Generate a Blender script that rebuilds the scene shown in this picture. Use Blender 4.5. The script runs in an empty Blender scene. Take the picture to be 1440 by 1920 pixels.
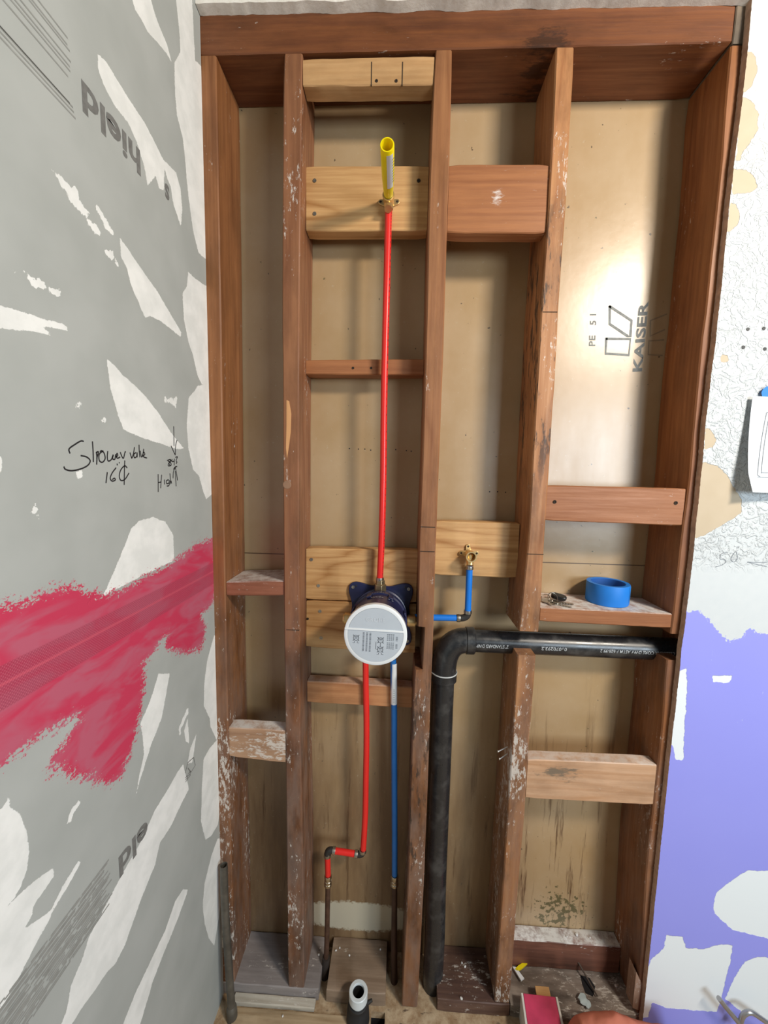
import bpy, bmesh, math, random
import numpy as np
from mathutils import Vector, Matrix
from mathutils import noise as mnoise
random.seed(7)
sc = bpy.context.scene
col = sc.collection

# ------------------------------------------------------------------ camera, world, lights, exposure
F_PX, YAW, PIT, ROL = 732.6, -0.04304, -0.10503, 0.022256
CAM = Vector((0.0, -0.9, 1.425))
cy_, sy_, cp_, sp_, cr_, sr_ = math.cos(YAW), math.sin(YAW), math.cos(PIT), math.sin(PIT), math.cos(ROL), math.sin(ROL)
cF = Vector((sy_*cp_, cy_*cp_, sp_)); _R = Vector((cy_, -sy_, 0)); _U = _R.cross(cF)
cR = cr_*_R + sr_*_U; cU = -sr_*_R + cr_*_U
cam_d = bpy.data.cameras.new('camera'); cam = bpy.data.objects.new('camera', cam_d); col.objects.link(cam)
cam.matrix_world = Matrix(((cR.x, cU.x, -cF.x, CAM.x), (cR.y, cU.y, -cF.y, CAM.y), (cR.z, cU.z, -cF.z, CAM.z), (0, 0, 0, 1)))
cam_d.sensor_fit = 'VERTICAL'; cam_d.sensor_height = 36; cam_d.lens = 36*F_PX/1920; cam_d.clip_start = .02
sc.camera = cam
sc.view_settings.view_transform = 'Standard'; sc.view_settings.look = 'None'
sc.view_settings.exposure = 0.0; sc.view_settings.gamma = 1; sc.view_settings.use_curve_mapping = False
w = bpy.data.worlds.new('world'); sc.world = w; w.use_nodes = True
w.node_tree.nodes['Background'].inputs[0].default_value = (0.95, 0.97, 1.0, 1); w.node_tree.nodes['Background'].inputs[1].default_value = 0.03
def area(name, loc, target, sx, sy, power, colr):
    l = bpy.data.lights.new(name, 'AREA'); l.shape = 'RECTANGLE'; l.size = sx; l.size_y = sy; l.energy = power; l.color = colr
    o = bpy.data.objects.new(name, l); col.objects.link(o); o.location = loc
    o.rotation_euler = (Vector(target)-Vector(loc)).to_track_quat('-Z', 'Y').to_euler(); return o
area('window_daylight', (1.75, -2.35, 1.55), (0.1, 0, 0.7), 1.1, 0.9, 50, (0.76, 0.89, 1.0))
area('vanity_lamp', (1.30, -1.25, 2.40), (0.0, 0.1, 1.2), 0.34, 0.22, 36, (1.0, 0.90, 0.77))

# ------------------------------------------------------------------ picture -> place helpers
def ray(px, py): return cR*((px-720)/F_PX) - cU*((py-960)/F_PX) + cF
def at(px, py, Y=0.0):
    d = ray(px, py); return CAM + d*((Y-CAM.y)/d.y)
def atX(px, py, X):
    d = ray(px, py); return CAM + d*((X-CAM.x)/d.x)
def atZ(px, py, Z):
    d = ray(px, py); return CAM + d*((Z-CAM.z)/d.z)

# ------------------------------------------------------------------ node helpers
class NT:
    def __init__(s, name):
        s.m = bpy.data.materials.new(name); s.m.use_nodes = True; s.t = s.m.node_tree; s.b = s.t.nodes['Principled BSDF']
        g = s.t.nodes.new('ShaderNodeNewGeometry'); s.pos = g.outputs['Position']
    def n(s, typ, **kw):
        o = s.t.nodes.new(typ)
        for k, v in kw.items(): setattr(o, k, v)
        return o
    def put(s, sock, v):
        if hasattr(v, 'is_linked') or hasattr(v, 'links'): s.t.links.new(v, sock)
        else: sock.default_value = v
    def math(s, op, a, b=None, c=None, clamp=False):
        o = s.n('ShaderNodeMath', operation=op); o.use_clamp = clamp
        for i, v in enumerate((a, b, c)):
            if v is not None: s.put(o.inputs[i], v)
        return o.outputs[0]
    def vscale(s, v, sc3, off=(0, 0, 0)):
        o = s.n('ShaderNodeMapping'); s.put(o.inputs['Vector'], v); o.inputs['Scale'].default_value = sc3; o.inputs['Location'].default_value = off
        return o.outputs[0]
    def noise(s, v, scale, detail=3, rough=.5, dist=0):
        o = s.n('ShaderNodeTexNoise'); s.put(o.inputs['Vector'], v); o.inputs['Scale'].default_value = scale
        o.inputs['Detail'].default_value = detail; o.inputs['Roughness'].default_value = rough; o.inputs['Distortion'].default_value = dist
        return o.outputs[0]
    def ramp(s, v, a, b, lo=0.0, hi=1.0, smooth=False):
        o = s.n('ShaderNodeMapRange'); s.put(o.inputs[0], v)
        o.inputs[1].default_value = a; o.inputs[2].default_value = b; o.inputs[3].default_value = lo; o.inputs[4].default_value = hi
        if smooth: o.interpolation_type = 'SMOOTHSTEP'
        return o.outputs[0]
    def mix(s, f, a, b):
        o = s.n('ShaderNodeMix', data_type='RGBA'); s.put(o.inputs[0], f)
        for i, v in ((6, a), (7, b)):
            s.put(o.inputs[i], (v if not isinstance(v, tuple) else (v[0], v[1], v[2], 1)))
        return o.outputs[2]
    def xyz(s, v=None):
        o = s.n('ShaderNodeSeparateXYZ'); s.put(o.inputs[0], v or s.pos); return o.outputs
    def attr(s, name):
        o = s.n('ShaderNodeAttribute', attribute_name=name); return o.outputs['Fac']
    def bump(s, h, strength=.3, dist=.002):
        o = s.n('ShaderNodeBump'); s.put(o.inputs['Height'], h); o.inputs['Strength'].default_value = strength; o.inputs['Distance'].default_value = dist
        s.t.links.new(o.outputs[0], s.b.inputs['Normal'])
    def done(s, color, rough=.5, metal=0, spec=.5):
        s.put(s.b.inputs['Base Color'], color if not isinstance(color, tuple) else (*color, 1))
        s.put(s.b.inputs['Roughness'], rough); s.b.inputs['Metallic'].default_value = metal; s.b.inputs['Specular IOR Level'].default_value = spec
        return s.m

def plain(name, c, rough=.5, metal=0, spec=.5, vary=.12, scale=25, bump=0):
    t = NT(name); n = t.noise(t.pos, scale, 4)
    f = t.ramp(n, .3, .7)
    c2 = tuple(x*(1-vary) for x in c)
    if bump: t.bump(t.noise(t.pos, scale*6, 3), bump, .001)
    return t.done(t.mix(f, c, c2), rough, metal, spec)

def wood(name, light, dark, axis='Z', smear=.0, dirt=.3, zdirt=.0, black=None, spot=None, seed=0, rings=6., rough=.5, topdust=0.0, spec=.4, ringmix=.5):
    t = NT(name)
    def sv(ac, al):
        s3 = {'Z': (ac, ac, al), 'X': (al, ac, ac), 'Y': (ac, al, ac)}[axis]
        return t.vscale(t.pos, s3, (seed*3.1, seed*1.7, seed*2.3))
    fine = t.noise(sv(110, 4), 1, 4, .6)
    broad = t.noise(sv(8, .8), 1, 2, .5, .6)
    ring = t.math('PINGPONG', t.math('MULTIPLY', broad, rings*2), 1.0)
    ring = t.math('POWER', ring, 3.0)
    f = t.math('ADD', t.math('MULTIPLY', ring, ringmix), t.math('MULTIPLY', t.ramp(fine, .34, .66), 1.15-ringmix), clamp=True)
    c = t.mix(f, light, dark)
    z = t.xyz()[2]
    low = t.ramp(z, 1.55, .55, 0, 1, True)
    dn = t.ramp(t.noise(sv(14, 5), 1, 5, .65), .45, .68)
    lvl = t.math('MULTIPLY_ADD', low, zdirt, dirt)
    c = t.mix(t.math('MULTIPLY', dn, lvl, clamp=True), c, tuple(x*.28 for x in dark))
    # greyish film low down
    c = t.mix(t.math('MULTIPLY', low, zdirt*.5), c, tuple(x*.5 for x in dark))
    c = t.mix(t.math('MULTIPLY', t.math('MULTIPLY', low, zdirt*.55), t.ramp(t.noise(sv(30, 9), 1, 4, .6), .35, .6), clamp=True), c, (.24, .18, .15))
    if smear:
        a = t.noise(sv(120, 45), 1, 6, .76)
        b = t.noise(sv(12, 3.3), 1, 2, .5)
        th = t.math('ADD', a, t.math('MULTIPLY', b, .55))
        th = t.math('ADD', th, t.math('MULTIPLY', low, .05*smear))
        m = t.ramp(th, 1.015-.05*smear, 1.075-.05*smear)
        c = t.mix(t.math('MULTIPLY', m, .7), c, (.72, .68, .62))
    if spot:
        X3 = t.xyz(); a_ = t.math('DIVIDE', t.math('SUBTRACT', X3[0], spot[0]), spot[2]); b_ = t.math('DIVIDE', t.math('SUBTRACT', X3[2], spot[1]), spot[3])
        d_ = t.math('SQRT', t.math('ADD', t.math('MULTIPLY', a_, a_), t.math('MULTIPLY', b_, b_)))
        sn = t.ramp(t.math('ADD', t.noise(sv(60, 18), 1, 5, .7), t.ramp(d_, 1.0, 0, -.2, .14)), .48, .60)
        c = t.mix(t.math('MULTIPLY', sn, .8), c, spot[4])
    if black:
        zb_ = t.math('MULTIPLY', t.ramp(z, black[0], black[0]+.15), t.ramp(z, black[1], black[1]-.15))
        bn = t.ramp(t.math('ADD', t.noise(sv(60, 14), 1, 5, .7), t.math('MULTIPLY', t.noise(sv(20, 5), 1, 2), .5)), .78, .86)
        c = t.mix(t.math('MULTIPLY', t.math('MULTIPLY', bn, zb_), .85), c, (.045, .03, .022))
    if topdust:
        g = t.n('ShaderNodeNewGeometry'); nz = t.xyz(g.outputs['Normal'])[2]
        up = t.ramp(nz, .6, .9); dd = t.ramp(t.noise(t.pos, 45, 6, .7), .26, .56)
        c = t.mix(t.math('MULTIPLY', t.math('MULTIPLY', up, dd), topdust), c, (.74, .73, .70))
    t.bump(t.math('ADD', fine, t.math('MULTIPLY', dn, .6)), .35, .0012)
    return t.done(c, t.ramp(fine, .3, .7, rough-.08, rough+.12), 0, spec)

# ------------------------------------------------------------------ mesh helpers
def smoothed(me, ang=35):
    me.polygons.foreach_set('use_smooth', [True]*len(me.polygons))
    try: me.set_sharp_from_angle(angle=math.radians(ang))
    except Exception: pass
class MB:
    def __init__(s): s.v = []; s.f = []; s.mi = []
    def add(s, vs, fs, mi=0):
        o = len(s.v); s.v += [tuple(v) for v in vs]; s.f += [tuple(i+o for i in f) for f in fs]; s.mi += [mi]*len(fs)
    def box(s, a, b, mi=0):
        x0, y0, z0 = a; x1, y1, z1 = b
        s.add([(x0,y0,z0),(x1,y0,z0),(x1,y1,z0),(x0,y1,z0),(x0,y0,z1),(x1,y0,z1),(x1,y1,z1),(x0,y1,z1)],
              [(0,3,2,1),(4,5,6,7),(0,1,5,4),(1,2,6,5),(2,3,7,6),(3,0,4,7)], mi)
    def tube(s, pts, r, n=20, caps=True, mi=0):
        pts = [Vector(p) for p in pts]; rr = r if isinstance(r, (list, tuple)) else [r]*len(pts)
        vs = []; up = None
        for i, p in enumerate(pts):
            a = pts[max(0, i-1)]; b = pts[min(len(pts)-1, i+1)]; d = (b-a)
            if d.length < 1e-9: d = (pts[min(len(pts)-1, i+2)]-pts[max(0, i-2)])
            d.normalize()
            if up is None: up = Vector((0, 0, 1)) if abs(d.z) < .9 else Vector((1, 0, 0))
            u = (up - d*up.dot(d)).normalized(); v = d.cross(u); up = u
            for k in range(n):
                t = 2*math.pi*k/n; vs.append(p + u*(rr[i]*math.cos(t)) + v*(rr[i]*math.sin(t)))
        fs = []
        for i in range(len(pts)-1):
            for k in range(n):
                k2 = (k+1) % n; fs.append((i*n+k, i*n+k2, (i+1)*n+k2, (i+1)*n+k))
        if caps: fs.append(tuple(reversed(range(n)))); fs.append(tuple((len(pts)-1)*n+k for k in range(n)))
        s.add(vs, fs, mi)
    def lathe(s, prof, base, axis, n=48, mi=0, closed=False):
        """prof: list of (r, h) ; axis unit vector"""
        ax = Vector(axis).normalized(); u = ax.orthogonal().normalized(); v = ax.cross(u); b = Vector(base); vs = []
        for r, h in prof:
            for k in range(n):
                t = 2*math.pi*k/n; vs.append(b + ax*h + u*(r*math.cos(t)) + v*(r*math.sin(t)))
        fs = []; m = len(prof)
        for i in range(m if closed else m-1):
            i2 = (i+1) % m
            for k in range(n):
                k2 = (k+1) % n; fs.append((i*n+k, i*n+k2, i2*n+k2, i2*n+k))
        if not closed:
            if prof[0][0] > 1e-6: fs.append(tuple(reversed(range(n))))
            if prof[-1][0] > 1e-6: fs.append(tuple((m-1)*n+k for k in range(n)))
        s.add(vs, fs, mi)
    def ribbon(s, pts, w, nrm, mi=0):
        pts = [Vector(p) for p in pts]; nrm = Vector(nrm); vs = []
        for i, p in enumerate(pts):
            d = (pts[min(len(pts)-1, i+1)] - pts[max(0, i-1)]); d.normalize(); q = nrm.cross(d).normalized()
            ww = w[i] if isinstance(w, (list, tuple)) else w
            vs += [p - q*ww/2, p + q*ww/2]
        s.add(vs, [(2*i, 2*i+2, 2*i+3, 2*i+1) for i in range(len(pts)-1)], mi)
    def prism(s, outline, vec, mi=0):
        n = len(outline); o = [Vector(p) for p in outline]; q = [p+Vector(vec) for p in o]
        s.add(o+q, [tuple(range(n)), tuple(reversed(range(n, 2*n)))] + [(i, i+n, (i+1) % n+n, (i+1) % n) for i in range(n)], mi)
    def build(s, name, mats, parent=None, origin=None, bevel=0, smooth=True, seg=2):
        me = bpy.data.meshes.new(name); me.from_pydata(s.v, [], s.f); me.update()
        bm = bmesh.new(); bm.from_mesh(me); bmesh.ops.recalc_face_normals(bm, faces=bm.faces); bm.to_mesh(me); bm.free()
        for m in (mats if isinstance(mats, (list, tuple)) else [mats]): me.materials.append(m)
        me.polygons.foreach_set('material_index', s.mi)
        if smooth: smoothed(me)
        o = bpy.data.objects.new(name, me); col.objects.link(o)
        if origin is not None and parent is None:
            me.transform(Matrix.Translation(-Vector(origin))); o.location = origin
        if parent is not None:
            o.parent = parent; o.matrix_parent_inverse = Matrix.Translation(-parent.location)
        if bevel:
            b = o.modifiers.new('bevel', 'BEVEL'); b.width = bevel; b.segments = seg; b.limit_method = 'ANGLE'; b.angle_limit = math.radians(40)
        return o
def empty(name, loc):
    o = bpy.data.objects.new(name, None); col.objects.link(o); o.location = loc; o.empty_display_size = .02; return o
def tag(o, label=None, cat=None, group=None, kind=None):
    if label: o['label'] = label
    if cat: o['category'] = cat
    if group: o['group'] = group
    if kind: o['kind'] = kind
    return o
def crom(pts, k=6):
    pts = [Vector(p) for p in pts]; out = []
    if len(pts) < 3: return pts
    P = [pts[0]*2-pts[1]] + pts + [pts[-1]*2-pts[-2]]
    for i in range(1, len(P)-2):
        for j in range(k):
            t = j/k; a, b, c, d = P[i-1], P[i], P[i+1], P[i+2]
            out.append(.5*((2*b)+(-a+c)*t+(2*a-5*b+4*c-d)*t*t+(-a+3*b-3*c+d)*t**3))
    return out+[pts[-1]]
def arc(a, corner, b, n=10):
    """quadratic-ish circular corner between points a and b"""
    a, c, b = Vector(a), Vector(corner), Vector(b)
    return [(a*(1-t)**2*1.0 + c*(2*t*(1-t)) + b*t*t) for t in [i/n for i in range(n+1)]]
def text_mesh(name, body, mat, parent, origin, xdir, ydir, length=None, size=.03, bold=0.0, height=None):
    cu = bpy.data.curves.new(name, 'FONT'); cu.body = body; cu.size = 1; cu.offset = bold; cu.resolution_u = 3
    to = bpy.data.objects.new('tmp', cu); col.objects.link(to); dg = bpy.context.evaluated_depsgraph_get(); dg.update()
    me = bpy.data.meshes.new_from_object(to.evaluated_get(dg)); bpy.data.objects.remove(to)
    xs = [v.co.x for v in me.vertices]; x0, x1 = min(xs), max(xs)
    sx = (length/(x1-x0)) if length else size; sy = (height if height else (sx if not length else sx))
    X, Y = Vector(xdir).normalized(), Vector(ydir).normalized(); N = X.cross(Y); o = Vector(origin)
    for v in me.vertices:
        v.co = o + X*((v.co.x-x0)*sx) + Y*(v.co.y*sy)
    me.materials.clear(); me.materials.append(mat)
    ob = bpy.data.objects.new(name, me); col.objects.link(ob)
    if parent: ob.parent = parent; ob.matrix_parent_inverse = Matrix.Translation(-parent.location)
    return ob

# signed distance (inside positive) of points to polygon
def sdf_poly(P, poly):
    poly = np.array(poly); d = np.full(len(P), 1e9); ins = np.zeros(len(P), bool); n = len(poly)
    for i in range(n):
        a = poly[i]; b = poly[(i+1) % n]; e = b-a; L = (e*e).sum()+1e-12
        t = np.clip(((P-a)@e)/L, 0, 1); q = P-(a+t[:, None]*e); d = np.minimum(d, (q*q).sum(1))
        c = (a[1] > P[:, 1]) != (b[1] > P[:, 1])
        xi = a[0] + (P[:, 1]-a[1])*(b[0]-a[0])/((b[1]-a[1]) if abs(b[1]-a[1]) > 1e-12 else 1e-12)
        ins ^= c & (P[:, 0] < xi)
    d = np.sqrt(d); return np.where(ins, d, -d)
def field(P, polys, clip=.03):
    out = np.full(len(P), -clip)
    for poly in polys:
        q = np.array(poly); lo = q.min(0)-clip; hi = q.max(0)+clip
        s = np.all((P > lo) & (P < hi), 1)
        if s.any(): out[s] = np.maximum(out[s], np.clip(sdf_poly(P[s], poly), -clip, clip))
    return out
def set_attr(me, name, arr):
    a = me.attributes.new(name, 'FLOAT', 'POINT'); a.data.foreach_set('value', np.asarray(arr, dtype=np.float32))
def grid(name, P3, nu, nv, mat):
    me = bpy.data.meshes.new(name); idx = np.arange(nu*nv).reshape(nu, nv)
    f = np.stack([idx[:-1, :-1], idx[1:, :-1], idx[1:, 1:], idx[:-1, 1:]], -1).reshape(-1, 4)
    me.from_pydata(P3.tolist(), [], f.tolist()); me.materials.append(mat); me.update(); return me

# ------------------------------------------------------------------ SETTING: left wall
XL = -0.4462
def crop(cx, cy, pts, k=3.0): return [(cx+x/k, cy+y/k) for x, y in pts]
WH = []   # crisp torn paper
WR = []   # rough flecks
WH.append([(243,-20),(278,-20),(290,25),(302,57),(313,83),(322,117),(312,100),(293,77),(277,60),(267,40),(253,17)])
WH.append([(328,-20),(359,-20),(366,113),(378,125),(390,300),(392,490),(378,480),(372,473),(362,433),(353,367),(347,300),(343,260),(332,217),(328,173),(327,117),(338,97),(337,67)])
WH.append(crop(0,0,[(550,305),(600,350),(660,450),(740,580),(820,700),(920,900),(990,970),(1015,1060),(1025,1180),(1018,1280),(1000,1220),(975,1150),(960,1050),(940,1000),(925,940),(922,1070),(895,1060),(875,990),(860,1010),(830,1045),(812,940),(770,800),(720,690),(640,590),(580,470),(550,380)]))
WR.append(crop(0,0,[(315,975),(360,1000),(430,1070),(440,1110),(490,1180),(490,1230),(540,1270),(555,1310),(510,1290),(480,1230),(445,1180),(400,1120),(350,1040)]))
WR.append(crop(0,0,[(545,1165),(575,1190),(635,1310),(600,1280),(570,1230)]))
WR.append(crop(0,0,[(590,1410),(620,1400),(660,1490),(640,1470)]))
WH.append(crop(0,0,[(672,1335),(720,1400),(800,1520),(880,1630),(1020,1870),(1015,1895),(960,1850),(910,1810),(850,1780),(815,1785),(770,1680),(735,1600),(715,1510),(680,1440)]))
WH.append(crop(0,0,[(-60,1700),(0,1720),(120,1750),(260,1800),(320,1810),(370,1830),(380,1860),(330,1850),(290,1840),(240,1840),(300,1890),(180,1860),(120,1860),(0,1850),(-60,1850)]))
WR.append(crop(0,0,[(40,1520),(75,1530),(60,1560)])); WR.append(crop(0,0,[(140,1545),(210,1580),(340,1640),(330,1655),(250,1620),(180,1600)]))
WH.append([(353,510),(367,523),(388,537),(392,640),(396,720),(391,724),(378,720),(370,703),(362,667),(353,640),(345,600),(342,550),(350,537)])
WH.append(crop(0,640,[(1110,250),(1190,240),(1190,600),(1190,860),(1160,890),(1145,850),(1120,760),(1085,720),(1060,600),(1050,480),(1060,320),(1100,270)]))
WH.append(crop(0,640,[(598,95),(640,130),(690,190),(750,240),(820,310),(890,400),(960,510),(1035,605),(990,605),(920,580),(850,560),(770,530),(695,495),(670,430),(645,350),(620,260),(610,180)]))
WR.append(crop(0,640,[(925,310),(975,330),(995,320),(990,380),(960,345),(930,330)]))
WH.append(crop(0,640,[(780,1010),(860,988),(930,1015),(975,1090),(980,1230),(880,1280),(760,1340),(660,1390),(565,1445),(600,1390),(650,1270),(700,1150),(740,1050)]))
WR.append(crop(0,640,[(565,440),(580,440),(580,470),(570,470)])); WR.append(crop(0,640,[(435,345),(450,350),(450,380),(440,370)]))
WR.append(crop(0,640,[(180,960),(200,925),(212,945),(200,975)])); WR.append(crop(0,640,[(440,750),(455,745),(455,765)]))
WH.append(crop(0,640,[(-40,640),(12,650),(10,720),(0,740),(-40,740)])); WR.append(crop(0,640,[(475,1475),(530,1445),(500,1475)]))
WH.append([(402,1190),(408,1193),(412,1280),(412,1385),(405,1385),(395,1363),(393,1347),(382,1323),(383,1280),(388,1240),(397,1207)])
WH.append([(297,1263),(318,1263),(315,1280),(303,1347),(283,1397),(276,1420),(263,1460),(254,1497),(260,1460),(270,1413),(267,1380),(263,1357),(283,1310)])
WR.append(crop(0,1280,[(1050,155),(1055,170),(1010,290),(1000,270)])); WH.append(crop(0,1280,[(1055,200),(1065,345),(1045,330),(1035,270)]))
WH.append(crop(0,1280,[(1105,285),(1082,450),(1055,455),(1070,370)]))
WH.append(crop(0,1280,[(1030,460),(1045,520),(1062,600),(1030,660),(960,810),(900,900),(870,1030),(800,1200),(740,1370),(705,1470),(690,1500),(650,1580),(600,1630),(560,1690),(520,1750),(460,1830),(380,1960),(330,1960),(370,1860),(400,1700),(460,1560),(500,1430),(580,1280),(690,1070),(790,900),(870,720),(950,590),(1000,500)]))
WH.append(crop(0,1280,[(1030,1160),(1055,1165),(1050,1190),(1000,1330),(930,1500),(860,1680),(780,1950),(680,1950),(760,1750),(850,1560),(930,1390),(985,1230)]))
WH.append(crop(0,1280,[(-60,720),(0,715),(25,690),(48,635),(55,700),(110,740),(150,830),(165,950),(150,1060),(110,1160),(70,1230),(0,1290),(-60,1320)]))
WH.append(crop(0,1280,[(-60,1340),(0,1300),(120,1180),(200,1110),(300,1040),(300,1090),(240,1180),(190,1250),(180,1310),(140,1380),(250,1310),(300,1270),(280,1330),(180,1510),(100,1670),(0,1850),(-60,1950)]))
WH.append(crop(0,1280,[(440,1005),(455,1010),(380,1150),(300,1280),(300,1250),(350,1150)]))
WR.append(crop(0,1280,[(462,655),(440,690),(385,780),(400,710)]))
WH.append(crop(0,1280,[(1175,375),(1230,310),(1240,700),(1225,800),(1190,860),(1155,885),(1130,780),(1135,600),(1145,430)]))
WH.append(crop(0,1280,[(1225,875),(1250,880),(1250,1200),(1205,1480),(1175,1440),(1150,1350),(1140,1250),(1150,1130),(1190,970)]))
PK = [[(-20,1140),(0,1137),(50,1130),(90,1110),(133,1102),(187,1117),(233,1107),(277,1080),(313,1063),(337,1047),(367,1023),(402,1011),(404,1053),(402,1123),(390,1140),(375,1150),(384,1175),(380,1210),(362,1222),(335,1222),(312,1212),(318,1185),(300,1200),(285,1225),(268,1240),(268,1300),(258,1357),(243,1413),(228,1450),(207,1468),(173,1460),(133,1447),(112,1432),(93,1447),(100,1417),(117,1400),(150,1352),(148,1335),(117,1355),(77,1372),(63,1387),(40,1403),(0,1430),(-20,1440)]]
def toYZ(poly): return [(p.y, p.z) for p in (atX(x, y, XL) for x, y in poly)]
WHw = [toYZ(p) for p in WH]; WRw = [toYZ(p) for p in WR]; PKw = [toYZ(p) for p in PK]
ys = np.concatenate([np.linspace(-2.6, -.8, 30), np.arange(-.78, -.0001, .003), [0.0]]); zs = np.concatenate([np.arange(-.05, 2.62, .003)])
YY, ZZ = np.meshgrid(ys, zs, indexing='ij'); P2 = np.stack([YY.ravel(), ZZ.ravel()], 1)

t = NT('gypsum_board')
n1 = t.noise(t.pos, 260, 5, .7); n2 = t.noise(t.pos, 60, 4, .6); n3 = t.noise(t.pos, 9, 3)
nst = t.noise(t.vscale(t.pos, (1, 40, 180)), 1, 4, .6)
base = t.mix(t.ramp(n3, .35, .65), (.385, .405, .385), (.43, .45, .43))
crisp = t.ramp(t.math('ADD', t.attr('w1'), t.math('MULTIPLY', t.math('SUBTRACT', t.math('ADD', t.math('MULTIPLY', n2, .4), t.math('MULTIPLY', n1, .6)), .5), .010)), -.0003, .0003)
rgh = t.ramp(t.math('ADD', t.attr('w2'), t.math('MULTIPLY', t.math('SUBTRACT', n2, .48), .034)), -.0006, .0006)
wm = t.math('MAXIMUM', crisp, rgh)
wcol = t.mix(t.ramp(t.noise(t.pos, 22, 5, .6), .4, .62), (.86, .87, .845), (.76, .775, .75))
c = t.mix(wm, base, wcol)
pn = t.math('ADD', t.attr('pk'), t.math('MULTIPLY', t.math('SUBTRACT', t.math('ADD', t.math('MULTIPLY', n1, .5), t.math('MULTIPLY', t.noise(t.vscale(t.pos, (60, 60, 170)), 1, 4, .7), .5)), .47), .11))
pm = t.ramp(pn, -.001, .003)
pcol = t.mix(t.ramp(t.noise(t.vscale(t.pos, (5, 9, 26), (1, 2, 3)), 1, 3, .55, .8), .42, .6), (.56, .045, .10), (.50, .11, .17))
# mesh tape
band = t.attr('tape')
by = t.xyz()
weave = t.math('MULTIPLY', t.math('SINE', t.math('MULTIPLY', by[1], 1500)), t.math('SINE', t.math('MULTIPLY', by[2], 1500)))
tape = t.ramp(band, -.001, .001)
pcol = t.mix(t.math('MULTIPLY', tape, .55), pcol, (.33, .045, .085))
pcol = t.mix(t.math('MULTIPLY', t.math('MULTIPLY', tape, t.ramp(weave, .3, .7)), .35), pcol, (.72, .2, .27))
pcol = t.mix(t.math('MULTIPLY', t.ramp(t.attr('seam'), -.0016, .0004), .8), pcol, (.62, .10, .15))
c = t.mix(pm, c, pcol)
t.bump(t.math('ADD', t.math('MULTIPLY', wm, -.6), t.math('ADD', t.math('MULTIPLY', n2, .15), t.math('MULTIPLY', tape, t.math('MULTIPLY', weave, .5)))), .5, .0008)
gyp = t.done(c, .62, 0, .3)
P3 = np.stack([np.full(len(P2), XL), P2[:, 0], P2[:, 1]], 1)
me = grid('wall_left', P3, len(ys), len(zs), gyp)
set_attr(me, 'w1', field(P2, WHw)); set_attr(me, 'w2', field(P2, WRw, .02)); set_attr(me, 'pk', field(P2, PKw, .045))
sa = atX(399, 1075, XL); sb = atX(0, 1292, XL)
zc = sa.z + (P2[:, 0]-sa.y)*(sb.z-sa.z)/(sb.y-sa.y)
set_attr(me, 'tape', .026-np.abs(P2[:, 1]-zc)); set_attr(me, 'seam', .0012-np.abs(P2[:, 1]-zc-.004))
bm = bmesh.new(); bm.from_mesh(me)
def bx(bm, a, b):
    vs = [bm.verts.new(p) for p in [(a[0],a[1],a[2]),(b[0],a[1],a[2]),(b[0],b[1],a[2]),(a[0],b[1],a[2]),(a[0],a[1],b[2]),(b[0],a[1],b[2]),(b[0],b[1],b[2]),(a[0],b[1],b[2])]]
    for f in [(0,3,2,1),(4,5,6,7),(0,1,5,4),(1,2,6,5),(2,3,7,6),(3,0,4,7)]: bm.faces.new([vs[i] for i in f])
bx(bm, (XL-.013, -2.6, -.05), (XL-.0002, -.0002, 2.62)); bm.to_mesh(me); bm.free()
wall_left = bpy.data.objects.new('wall_left', me); col.objects.link(wall_left); tag(wall_left, kind='structure')

ink = plain('marker_ink', (.02, .02, .022), .5, vary=.1)
pencil = plain('pencil_ink', (.25, .27, .3), .6)
print_grey = plain('printed_grey', (.20, .20, .19), .7, vary=.3, scale=120)
line_grey = plain('printed_line', (.32, .325, .305), .7, vary=.2, scale=120)
# handwriting
HW = [[(280,225),(245,222),(180,260),(115,310),(125,362)], [(245,385),(310,400),(352,440),(330,490),(260,530),(150,555),(75,540),(55,508)],
 [(378,225),(385,340),(388,458)], [(420,345),(428,400),(425,487)], [(420,350),(445,345),(425,420)], [(500,330),(455,370),(455,440),(490,460),(520,420),(510,360),(480,330),(462,345)],
 [(550,335),(545,400),(555,445),(590,430),(612,375),(605,420),(630,425),(640,370)], [(640,400),(662,385),(655,360),(645,390),(660,415),(690,400)], [(690,345),(712,400),(728,412),(745,345),(752,350)],
 [(800,350),(815,400),(822,412),(840,360),(850,290)], [(870,350),(845,370),(850,408),(875,395),(880,350),(882,405)], [(902,262),(905,340),(912,405)], [(915,330),(925,385),(935,400),(948,360),(955,310)], [(945,385),(968,372),(955,345),(945,385),(965,405),(992,412)],
 [(545,572),(538,630),(530,695)], [(645,520),(600,580),(578,640),(600,672),(635,660),(625,640),(600,655)], [(655,475),(658,495)], [(678,460),(682,472)],
 [(770,525),(740,500),(695,550),(680,620),(700,665),(745,650),(790,580)], [(742,440),(738,560),(735,715)],
 [(1293,55),(1295,160),(1296,278)], [(1262,275),(1285,325),(1310,380)], [(1330,210),(1315,270),(1310,380)],
 [(1218,440),(1250,430),(1262,440),(1235,475),(1232,500),(1262,495),(1260,470),(1228,445)], [(1262,435),(1240,470),(1255,500)], [(1275,425),(1270,450),(1300,450)], [(1300,420),(1298,495)], [(1312,405),(1335,400),(1320,440),(1330,460),(1318,475)],
 [(1310,515),(1290,570),(1285,640)], [(1310,515),(1325,590),(1336,665)], [(1310,560),(1320,730)], [(1290,540),(1310,512),(1332,508)],
 [(1117,595),(1118,700),(1118,795)], [(1157,600),(1150,680),(1146,752)], [(1118,690),(1150,682)], [(1188,655),(1190,710)], [(1235,655),(1210,670),(1215,700),(1240,690),(1240,660),(1240,720),(1215,728)], [(1250,585),(1255,650),(1252,705),(1262,670),(1270,700)]]
mb = MB()
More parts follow.
